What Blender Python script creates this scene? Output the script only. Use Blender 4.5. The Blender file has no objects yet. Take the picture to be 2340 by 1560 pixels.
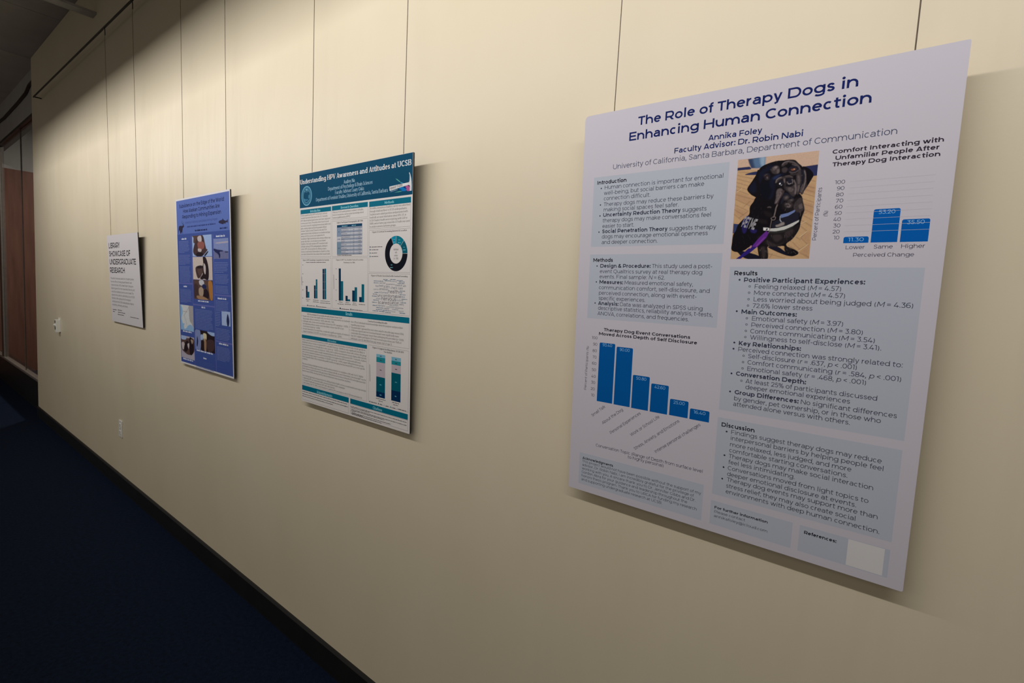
import bpy, bmesh, math, random
from mathutils import Vector, Matrix

C = bpy.context.scene
COL = C.collection

# ------------------------------------------------------------------ camera
cam_d = bpy.data.cameras.new('camera')
cam_d.sensor_fit = 'HORIZONTAL'; cam_d.sensor_width = 36.0
cam_d.lens = 36.0 * 1169.3 / 2340.0
cam_d.clip_start = 0.05; cam_d.clip_end = 60
cam = bpy.data.objects.new('camera', cam_d); COL.objects.link(cam)
RIGHT = Vector((0.7810676, 0.6219497, 0.0550660)); DOWN = Vector((0.0944825, -0.0308355, -0.9950422)); FWD = Vector((-0.6174733, 0.7823584, -0.0830508))
M3 = Matrix((RIGHT, -DOWN, -FWD)).transposed()
cam.matrix_world = Matrix.Translation((0, -1.15, 1.58)) @ M3.to_4x4()
C.camera = cam

# ------------------------------------------------------------------ world, light, exposure
w = bpy.data.worlds.new('world'); C.world = w; w.use_nodes = True
nt = w.node_tree          # fill light through the corridor's open side, ramped brighter high up to lift low shadows
tc = nt.nodes.new('ShaderNodeTexCoord'); sx = nt.nodes.new('ShaderNodeSeparateXYZ'); rp = nt.nodes.new('ShaderNodeValToRGB')
nt.links.new(tc.outputs['Generated'], sx.inputs[0]); nt.links.new(sx.outputs['Z'], rp.inputs[0]); nt.links.new(rp.outputs[0], nt.nodes['Background'].inputs[0])
rp.color_ramp.elements[0].position = 0.06; rp.color_ramp.elements[1].position = 0.24
rp.color_ramp.elements[0].color = (0.17, 0.153, 0.132, 1); rp.color_ramp.elements[1].color = (0.42, 0.38, 0.33, 1)
nt.nodes['Background'].inputs[1].default_value = 1.0
C.view_settings.view_transform = 'Standard'; C.view_settings.look = 'None'
C.view_settings.gamma = 1.0; C.view_settings.use_curve_mapping = False
C.view_settings.exposure = 0.0
C.cycles.max_bounces = 8; C.cycles.diffuse_bounces = 4; C.cycles.use_denoising = True

LAMP_Y, LAMP_Z, LAMP_X0, LAMP_X1, LAMP_TILT = -1.43, 2.79, -6.9, 1.3, math.radians(-8)
ld = bpy.data.lights.new('lamp_strip', 'AREA'); ld.shape = 'RECTANGLE'
ld.size = LAMP_X1 - LAMP_X0; ld.size_y = 0.10
ld.energy = 90; ld.color = (1.0, 0.97, 0.955)
lamp = bpy.data.objects.new('lamp_strip_light', ld); COL.objects.link(lamp)
lamp.location = ((LAMP_X0 + LAMP_X1) / 2, LAMP_Y, LAMP_Z)
# points towards the picture wall (+Y), tipped down
lamp.rotation_euler = (math.radians(90) - LAMP_TILT, 0, 0)

# ------------------------------------------------------------------ helpers
def srgb(r, g, b):
    f = lambda c: (c / 255 / 12.92) if c <= 10.31 else ((c / 255 + 0.055) / 1.055) ** 2.4
    return (f(r), f(g), f(b), 1)

MATS = {}
def mat(name, rgb, rough=0.6, metal=0.0, spec=0.4):
    if name in MATS: return MATS[name]
    m = bpy.data.materials.new(name); m.use_nodes = True
    b = m.node_tree.nodes['Principled BSDF']
    b.inputs['Base Color'].default_value = srgb(*rgb)
    b.inputs['Roughness'].default_value = rough; b.inputs['Metallic'].default_value = metal
    b.inputs['Specular IOR Level'].default_value = spec
    MATS[name] = m
    return m

def noise_mat(name, c0, c1, scale, rough=0.6, spec=0.4, bump=0.0, bscale=None, stretch=(1, 1, 1), detail=4.0, bdist=0.01):
    """two-tone noise colour with an optional noise bump, in object space"""
    m = mat(name, c0, rough, 0, spec); nt = m.node_tree; b = nt.nodes['Principled BSDF']
    tc = nt.nodes.new('ShaderNodeTexCoord'); mp = nt.nodes.new('ShaderNodeMapping')
    mp.inputs['Scale'].default_value = stretch
    nt.links.new(tc.outputs['Object'], mp.inputs['Vector'])
    n = nt.nodes.new('ShaderNodeTexNoise'); n.inputs['Scale'].default_value = scale; n.inputs['Detail'].default_value = detail
    nt.links.new(mp.outputs[0], n.inputs['Vector'])
    r = nt.nodes.new('ShaderNodeValToRGB')
    r.color_ramp.elements[0].position = 0.3; r.color_ramp.elements[1].position = 0.7
    r.color_ramp.elements[0].color = srgb(*c0); r.color_ramp.elements[1].color = srgb(*c1)
    nt.links.new(n.outputs[0], r.inputs[0]); nt.links.new(r.outputs[0], b.inputs['Base Color'])
    if bump:
        n2 = nt.nodes.new('ShaderNodeTexNoise'); n2.inputs['Scale'].default_value = bscale or scale; n2.inputs['Detail'].default_value = detail
        nt.links.new(mp.outputs[0], n2.inputs['Vector'])
        bp = nt.nodes.new('ShaderNodeBump'); bp.inputs['Strength'].default_value = bump; bp.inputs['Distance'].default_value = bdist
        nt.links.new(n2.outputs[0], bp.inputs['Height']); nt.links.new(bp.outputs[0], b.inputs['Normal'])
    return m

def link(o, parent=None):
    COL.objects.link(o)
    if parent is not None: o.parent = parent
    return o

def mesh_obj(name, bm, m, parent=None):
    me = bpy.data.meshes.new(name); bm.normal_update(); bm.to_mesh(me); bm.free()
    for k in (m if isinstance(m, (list, tuple)) else [m]): me.materials.append(k)
    return link(bpy.data.objects.new(name, me), parent)

def box(bm, x0, x1, y0, y1, z0, z1, bev=0.0, mi=0):
    vs = [bm.verts.new(p) for p in ((x0,y0,z0),(x1,y0,z0),(x1,y1,z0),(x0,y1,z0),(x0,y0,z1),(x1,y0,z1),(x1,y1,z1),(x0,y1,z1))]
    fs = [bm.faces.new([vs[i] for i in q]) for q in ((3,2,1,0),(4,5,6,7),(0,1,5,4),(1,2,6,5),(2,3,7,6),(3,0,4,7))]
    for f in fs: f.material_index = mi
    if bev:
        es = list({e for f in fs for e in f.edges})
        bmesh.ops.bevel(bm, geom=es, offset=bev, segments=2, affect='EDGES', profile=0.5)
    return bm

def tube(bm, pts, r, n=8, cap=True):
    """round tube along a polyline"""
    rings = []
    for i, p in enumerate(pts):
        p = Vector(p)
        t = (Vector(pts[min(i + 1, len(pts) - 1)]) - Vector(pts[max(i - 1, 0)])).normalized()
        a = t.cross(Vector((0, 1, 0)) if abs(t.y) < .9 else Vector((1, 0, 0))).normalized(); b = t.cross(a)
        rings.append([bm.verts.new(p + r * (math.cos(2*math.pi*k/n) * a + math.sin(2*math.pi*k/n) * b)) for k in range(n)])
    for q, s in zip(rings, rings[1:]):
        for k in range(n): bm.faces.new((q[k], q[(k+1) % n], s[(k+1) % n], s[k])).smooth = True
    if cap: bm.faces.new(rings[0][::-1]); bm.faces.new(rings[-1])
    return bm

def cyl(bm, c, axis, r, h, n=24):
    c = Vector(c); ax = Vector(axis).normalized()
    a = ax.cross(Vector((0, 0, 1)) if abs(ax.z) < .9 else Vector((1, 0, 0))).normalized(); b = ax.cross(a)
    lo = [bm.verts.new(c + r*(math.cos(2*math.pi*k/n)*a + math.sin(2*math.pi*k/n)*b)) for k in range(n)]
    hi = [bm.verts.new(v.co + ax*h) for v in lo]
    for k in range(n): bm.faces.new((lo[k], lo[(k+1) % n], hi[(k+1) % n], hi[k]))
    bm.faces.new(lo[::-1]); bm.faces.new(hi)
    return bm

def empty(name, loc, rot=(0, 0, 0), parent=None):
    o = bpy.data.objects.new(name, None); o.empty_display_size = 0.1
    o.location = loc; o.rotation_euler = rot
    return link(o, parent)

def tag(o, label=None, cat=None, group=None, kind=None):
    if label: o['label'] = label
    if cat: o['category'] = cat
    if group: o['group'] = group
    if kind: o['kind'] = kind
    return o

def structure(name, bm, m, label=None):
    o = mesh_obj(name, bm, m); o['kind'] = 'structure'
    if label: o['label'] = label
    return o

# ------------------------------------------------------------------ the setting
def wall_material():
    m = noise_mat('wall_paint', (222, 210, 182), (226, 214, 188), 2.2, rough=0.45, spec=0.35)
    nt = m.node_tree; b = nt.nodes['Principled BSDF']
    tc = nt.nodes.new('ShaderNodeTexCoord')
    # trowelled, vertically drawn skim coat: broad soft waves plus fine vertical streaks
    mp1 = nt.nodes.new('ShaderNodeMapping'); mp1.inputs['Scale'].default_value = (3.0, 1, 0.7); nt.links.new(tc.outputs['Object'], mp1.inputs[0])
    n1 = nt.nodes.new('ShaderNodeTexNoise'); n1.inputs['Scale'].default_value = 1.6; n1.inputs['Detail'].default_value = 2; nt.links.new(mp1.outputs[0], n1.inputs['Vector'])
    mp2 = nt.nodes.new('ShaderNodeMapping'); mp2.inputs['Scale'].default_value = (16, 1, 2.0); nt.links.new(tc.outputs['Object'], mp2.inputs[0])
    n2 = nt.nodes.new('ShaderNodeTexNoise'); n2.inputs['Scale'].default_value = 2.0; n2.inputs['Detail'].default_value = 3; nt.links.new(mp2.outputs[0], n2.inputs['Vector'])
    n3 = nt.nodes.new('ShaderNodeTexNoise'); n3.inputs['Scale'].default_value = 160; n3.inputs['Detail'].default_value = 3; nt.links.new(tc.outputs['Object'], n3.inputs['Vector'])
    a1 = nt.nodes.new('ShaderNodeMath'); a1.operation = 'MULTIPLY'; a1.inputs[1].default_value = 0.23; nt.links.new(n2.outputs[0], a1.inputs[0])
    a2 = nt.nodes.new('ShaderNodeMath'); a2.operation = 'ADD'; nt.links.new(n1.outputs[0], a2.inputs[0]); nt.links.new(a1.outputs[0], a2.inputs[1])
    bp = nt.nodes.new('ShaderNodeBump'); bp.inputs['Strength'].default_value = 0.5; bp.inputs['Distance'].default_value = 0.012
    nt.links.new(a2.outputs[0], bp.inputs['Height'])
    bq = nt.nodes.new('ShaderNodeBump'); bq.inputs['Strength'].default_value = 0.10; bq.inputs['Distance'].default_value = 0.0012
    nt.links.new(n3.outputs[0], bq.inputs['Height']); nt.links.new(bp.outputs[0], bq.inputs['Normal']); nt.links.new(bq.outputs[0], b.inputs['Normal'])
    return m

M_WALL = wall_material()
M_CARPET = noise_mat('navy_carpet', (16, 26, 44), (23, 36, 60), 60, rough=0.95, spec=0.1, bump=0.6, bscale=260, detail=6)
M_CEIL = noise_mat('grey_ceiling', (166, 162, 160), (178, 174, 172), 3, rough=0.9, spec=0.2)
M_CEIL2 = noise_mat('pale_ceiling', (190, 182, 176), (200, 192, 186), 3, rough=0.9, spec=0.2)
M_BASE = noise_mat('black_rubber', (22, 22, 21), (28, 28, 27), 8, rough=0.45, spec=0.4)
M_WOOD = noise_mat('brown_wood', (106, 70, 57), (132, 92, 76), 4, rough=0.45, spec=0.4, stretch=(6, 6, 0.5), detail=6)
M_PLASTER = noise_mat('grey_plaster', (166, 163, 159), (176, 173, 168), 3, rough=0.9, spec=0.2)
M_BLACK = noise_mat('black_metal', (20, 19, 19), (26, 25, 24), 30, rough=0.4, spec=0.5)
M_ALU = noise_mat('grey_aluminium', (120, 112, 106), (134, 126, 118), 20, rough=0.35, spec=0.5)
M_STEEL = noise_mat('painted_steel', (172, 170, 166), (182, 180, 176), 12, rough=0.6, spec=0.3)
M_WIRE = noise_mat('dark_wire', (84, 68, 52), (98, 80, 62), 80, rough=0.5, spec=0.4)
M_PLASTIC = noise_mat('ivory_plastic', (236, 236, 226), (240, 240, 232), 20, rough=0.35, spec=0.5)
M_SLOT = noise_mat('slot_dark', (40, 38, 34), (48, 46, 42), 20, rough=0.6)

X0, X1 = -7.53, 2.9           # picture wall, far end to near end
XE = -11.1                    # wood-panelled wall at the far end of the corridor
YB = -3.6                     # opposite side of the corridor
ZC = 3.815                    # ceiling

b = box(bmesh.new(), XE - 0.2, X1 + 0.2, YB - 0.2, 2.6, -0.12, 0.0); structure('floor', b, M_CARPET)
b = box(bmesh.new(), X0, X1, 0.0, 0.16, 0.0, ZC, 0.006)
structure('wall_right', b, M_WALL)
b = box(bmesh.new(), XE - 0.2, XE, YB - 0.2, 2.6, 0.0, ZC - 0.675)
structure('wall_end', b, M_WOOD, 'brown wood panelling on the lower part of the far end wall')
b = box(bmesh.new(), XE - 0.2, XE, YB - 0.2, 2.6, ZC - 0.675, ZC); structure('wall_end_upper', b, M_PLASTER)
b = box(bmesh.new(), X1, X1 + 0.2, YB, 2.6, 0.0, ZC); structure('wall_near', b, M_PLASTER)
b = box(bmesh.new(), XE - 0.2, X1, 2.6, 2.8, 0.0, ZC); structure('wall_behind_glass', b, M_PLASTER)

def ceiling():
    b = bmesh.new(); g = 0.004
    xs = [XE - 0.2, -7.56, -6.20, -4.84, -3.48, -2.12, -0.76, 0.6, 1.96, X1 + 0.2]
    for i, (p, q) in enumerate(zip(xs, xs[1:])):       # slabs with open joints between them
        box(b, p + g, q - g, YB - 0.2, 2.8, ZC, ZC + 0.1, 0.0, 1 if i == 0 else 0)
    box(b, XE - 0.2, X1 + 0.2, YB - 0.2, 2.8, ZC + 0.1, ZC + 0.16, 0.0, 0)
    return b
structure('ceiling', ceiling(), [M_CEIL, M_CEIL2])

def baseboard(x0, x1, y, h, d):
    b = bmesh.new()
    prof = [(0, 0), (-d, 0), (-d, h - 0.010), (-d * 0.55, h), (0, h)]
    L = [[bm_v for bm_v in [b.verts.new((x, y + py, pz)) for py, pz in prof]] for x in (x0, x1)]
    n = len(prof)
    for k in range(n): b.faces.new((L[0][k], L[0][(k+1) % n], L[1][(k+1) % n], L[1][k]))
    b.faces.new(L[0][::-1]); b.faces.new(L[1])
    bmesh.ops.recalc_face_normals(b, faces=b.faces)
    return b
structure('baseboard_right', baseboard(X0 + 0.002, X1, 0.0, 0.112, 0.012), M_BASE)

# glazed screen that carries on the line of the picture wall to the far end
YG = 0.06
def glass_material():
    m = bpy.data.materials.new('clear_glass'); m.use_nodes = True; nt = m.node_tree
    for n in list(nt.nodes): nt.nodes.remove(n)
    o = nt.nodes.new('ShaderNodeOutputMaterial'); mx = nt.nodes.new('ShaderNodeMixShader')
    fr = nt.nodes.new('ShaderNodeFresnel'); fr.inputs[0].default_value = 1.4
    ge = nt.nodes.new('ShaderNodeNewGeometry'); inv = nt.nodes.new('ShaderNodeMath'); inv.operation = 'SUBTRACT'; inv.inputs[0].default_value = 1.0
    nt.links.new(ge.outputs['Backfacing'], inv.inputs[1])
    fm = nt.nodes.new('ShaderNodeMath'); fm.operation = 'MULTIPLY'; nt.links.new(fr.outputs[0], fm.inputs[0]); nt.links.new(inv.outputs[0], fm.inputs[1])
    t = nt.nodes.new('ShaderNodeBsdfTransparent'); t.inputs[0].default_value = (0.86, 0.87, 0.87, 1)
    g = nt.nodes.new('ShaderNodeBsdfGlossy'); g.inputs['Roughness'].default_value = 0.03; g.inputs['Color'].default_value = (0.8, 0.8, 0.8, 1)
    nt.links.new(fm.outputs[0], mx.inputs[0]); nt.links.new(t.outputs[0], mx.inputs[1]); nt.links.new(g.outputs[0], mx.inputs[2]); nt.links.new(mx.outputs[0], o.inputs[0])
    return m
M_GLASS = glass_material()
ZS, ZH = 0.36, 3.27           # sill and head of the screen
XM = -10.15                   # the post near the far end
b = box(bmesh.new(), XE, X0, YG - 0.012, YG + 0.10, 0.0, ZS - 0.015); structure('wall_under_glass', b, M_BASE)
b = box(bmesh.new(), XE, X0, YG + 0.002, YG + 0.10, ZH + 0.03, ZC); structure('wall_over_glass', b, M_PLASTER)
win = empty('window_1', ((XE + X0) / 2, YG, ZS)); win['kind'] = 'structure'
def wpart(name, bm, m):
    o = mesh_obj(name, bm, m); o.parent = win; o.matrix_parent_inverse = Matrix.Translation(-Vector(win.location)); return o
wpart('window_sill', box(bmesh.new(), XE, X0 - 0.001, YG - 0.03, YG + 0.03, ZS - 0.015, ZS + 0.012, 0.002), M_ALU)
wpart('window_head', box(bmesh.new(), XE, X0 - 0.001, YG - 0.03, YG + 0.03, ZH, ZH + 0.03, 0.002), M_BLACK)
for x0, x1, m in ((XM - 0.10, XM - 0.05, M_ALU), (XM - 0.05, XM + 0.05, M_BLACK), (XM + 0.05, XM + 0.10, M_ALU)):
    wpart('window_post', box(bmesh.new(), x0, x1, YG - 0.02, YG + 0.03, ZS + 0.012, ZH), m)
wpart('glass_joint', box(bmesh.new(), -8.605, -8.595, YG - 0.007, YG + 0.007, ZS + 0.012, ZH), M_ALU)
for x0, x1 in ((XE, XM - 0.10), (XM + 0.10, -8.605), (-8.595, X0 - 0.001)):
    wpart('window_pane', box(bmesh.new(), x0, x1, YG - 0.005, YG + 0.005, ZS + 0.012, ZH), M_GLASS)

# ------------------------------------------------------------------ overhead things
rl = empty('added_fill_lamp', (-9.3, 1.5, ZC - 0.03)); tag(rl, 'added round fill lamp, out of sight in the room behind the glass screen', 'lamp')  # unseen fill lamp, added to brighten the end wall behind the glass
mesh_obj('fill_lamp_rim', cyl(bmesh.new(), (0, 0, 0.0), (0, 0, 1), 0.16, 0.03, 32), M_ALU, rl)
pl_ = bpy.data.lights.new('added_fill_light', 'AREA'); pl_.shape = 'DISK'; pl_.size = 0.3; pl_.energy = 72; pl_.color = (1.0, 0.93, 0.85)
po = bpy.data.objects.new('added_fill_light', pl_); COL.objects.link(po); po.location = (-9.3, 1.5, ZC - 0.035)
t = tube(bmesh.new(), [(-7.545, 0.046, 3.665), (-7.62, 0.046, 3.64), (-7.76, 0.046, 3.645), (-7.95, 0.046, 3.64), (-8.15, 0.046, 3.595), (-8.6, 0.046, 3.58), (-9.6, 0.046, 3.57), (-10.4, 0.046, 3.60), (-11.09, 0.046, 3.64)], 0.014, 10)
tag(mesh_obj('overhead_cable', t, M_BLACK), 'black cable sagging along the panel above the glass screen', 'cable')

bm_ = empty('ceiling_strut', (-5.12, -1.8, 3.543)); tag(bm_, 'flat grey steel strut running under the ceiling to the beige wall', 'strut')
b = bmesh.new()
box(b, -0.05, 0.05, -1.75, 1.80, 0.0, 0.004); box(b, -0.05, -0.046, -1.75, 1.80, 0.004, 0.018); box(b, 0.046, 0.05, -1.75, 1.80, 0.004, 0.018)
mesh_obj('channel', b, M_STEEL, bm_)
for y in (-1.4, 0.2, 1.5):
    mesh_obj('threaded_rod', tube(bmesh.new(), [(0, y, 0.004), (0, y, ZC - 3.543 - 0.002)], 0.005, 8), M_STEEL, bm_)

# linear wall-wash lamp hung on rods, open towards the picture wall
lf = empty('pendant_lamp', ((LAMP_X0 + LAMP_X1) / 2, LAMP_Y, LAMP_Z - 0.12)); tag(lf, 'long black linear pendant lamp lighting the picture wall', 'lamp')
LL = (LAMP_X1 - LAMP_X0) / 2 + 0.05
b = bmesh.new()
box(b, -LL, LL, -0.14, -0.13, 0.03, 0.24); box(b, -LL, LL, -0.13, 0.25, 0.23, 0.24); box(b, -LL, LL, 0.25, 0.256, 0.124, 0.24); box(b, -LL, LL, -0.13, -0.03, 0.02, 0.03)
box(b, -LL - 0.01, -LL, -0.14, 0.256, 0.02, 0.24); box(b, LL, LL + 0.01, -0.14, 0.256, 0.02, 0.24)
mesh_obj('lamp_housing', b, M_BLACK, lf)
for x in (-4.6, -1.6, 1.6, 4.6):
    mesh_obj('hanger_rod', tube(bmesh.new(), [(x, -0.08, 0.24), (x, -0.08, ZC - LAMP_Z + 0.118)], 0.006, 8), M_BLACK, lf)

# ------------------------------------------------------------------ picture rail and wires
YR = -0.058
rail = empty('picture_rail', (-3.0, YR, 3.30)); tag(rail, 'thin black picture rail high on the beige wall', 'rail')
b = box(bmesh.new(), -4.055, 3.9, -0.004, 0.004, 0.0, 0.013, 0.001); mesh_obj('rail_bar', b, M_BLACK, rail)
for x in (-4.04, -0.7, 1.2, 2.8):
    mesh_obj('bracket', box(bmesh.new(), x - 0.006, x + 0.006, 0.004, 0.0575, 0.002, 0.011), M_BLACK, rail)

def wire(x, ztop, ybot, label):
    pts = [(0, 0.0, 3.300 - ztop), (0.010, -0.002, 3.285 - ztop), (0.012, -0.002, 3.27 - ztop), (0.004, 0, 3.25 - ztop), (0.001, 0, 3.235 - ztop), (0, 0, 3.20 - ztop), (0, ybot - YR, 0.004), (0, ybot - YR + 0.0012, -0.018)]
    o = mesh_obj('hanging_wire', tube(bmesh.new(), pts[3:], 0.0011, 6), M_WIRE); o.location = (x, YR, ztop)
    tag(o, label, 'wire', 'wires hanging from the picture rail')
    h = mesh_obj('rail_hook', tube(bmesh.new(), pts[:4], 0.0026, 8), M_BLACK, o)
    return o

# ------------------------------------------------------------------ wall devices
o = empty('power_outlet', (-4.556, 0.0, 0.398)); tag(o, 'white duplex power outlet low on the wall below the white sign', 'outlet')
b = box(bmesh.new(), -0.037, 0.037, -0.007, 0.0, 0.0, 0.125, 0.0025); mesh_obj('cover_plate', b, M_PLASTIC, o)
for z in (0.036, 0.089):
    f = mesh_obj('socket', box(bmesh.new(), -0.0165, 0.0165, -0.0095, -0.006, z - 0.0145, z + 0.0145, 0.003), M_PLASTIC, o)
    mesh_obj('slots', box(box(box(bmesh.new(), -0.0075, -0.005, -0.0098, -0.009, z - 0.001, z + 0.008), 0.005, 0.0075, -0.0098, -0.009, z, z + 0.007), -0.0025, 0.0025, -0.0098, -0.009, z - 0.010, z - 0.005), M_SLOT, f)
mesh_obj('screw', cyl(bmesh.new(), (0, -0.0062, 0.0625), (0, -1, 0), 0.003, 0.0016, 12), M_ALU, o)

o = empty('wall_switch', (-6.44, 0.0, 1.022)); tag(o, 'pale boxy wall switch with a round knob near the far end of the wall', 'switch')
mesh_obj('back_plate', box(bmesh.new(), -0.035, 0.035, -0.006, 0.0, 0.005, 0.138, 0.002), M_PLASTIC, o)
b = box(bmesh.new(), -0.029, 0.029, -0.034, -0.0055, 0.0, 0.122, 0.003); mesh_obj('switch_box', b, M_PLASTIC, o)
mesh_obj('knob', cyl(cyl(bmesh.new(), (-0.004, -0.0335, 0.068), (0, -1, 0), 0.012, 0.010, 20), (-0.004, -0.043, 0.068), (0, -1, 0), 0.009, 0.004, 20), M_PLASTIC, o)
for q in ((-0.020, 0.006, 0.088, 0.112), (-0.018, 0.010, 0.026, 0.052)):
    mesh_obj('slot', box(bmesh.new(), q[0], q[1], -0.0352, -0.0335, q[2], q[3]), M_SLOT, o)

# ------------------------------------------------------------------ lettering: a small stroke-built alphabet
def arc(cx, cy, rx, ry, a0, a1, n=None):
    n = n or max(4, int(abs(a1 - a0) / 24))
    return [(cx + rx * math.cos(math.radians(a0 + (a1 - a0) * i / n)), cy + ry * math.sin(math.radians(a0 + (a1 - a0) * i / n))) for i in range(n + 1)]

def spline(P, k=3):
    out = []
    for i in range(len(P) - 1):
        p0, p1, p2, p3 = P[max(i - 1, 0)], P[i], P[i + 1], P[min(i + 2, len(P) - 1)]
        for j in range(k):
            t = j / k
            out.append(tuple(0.5 * (2*b + (c - a)*t + (2*a - 5*b + 4*c - d)*t*t + (3*b - a - 3*c + d)*t**3) for a, b, c, d in zip(p0, p1, p2, p3)))
    return out + [P[-1]]

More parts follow.
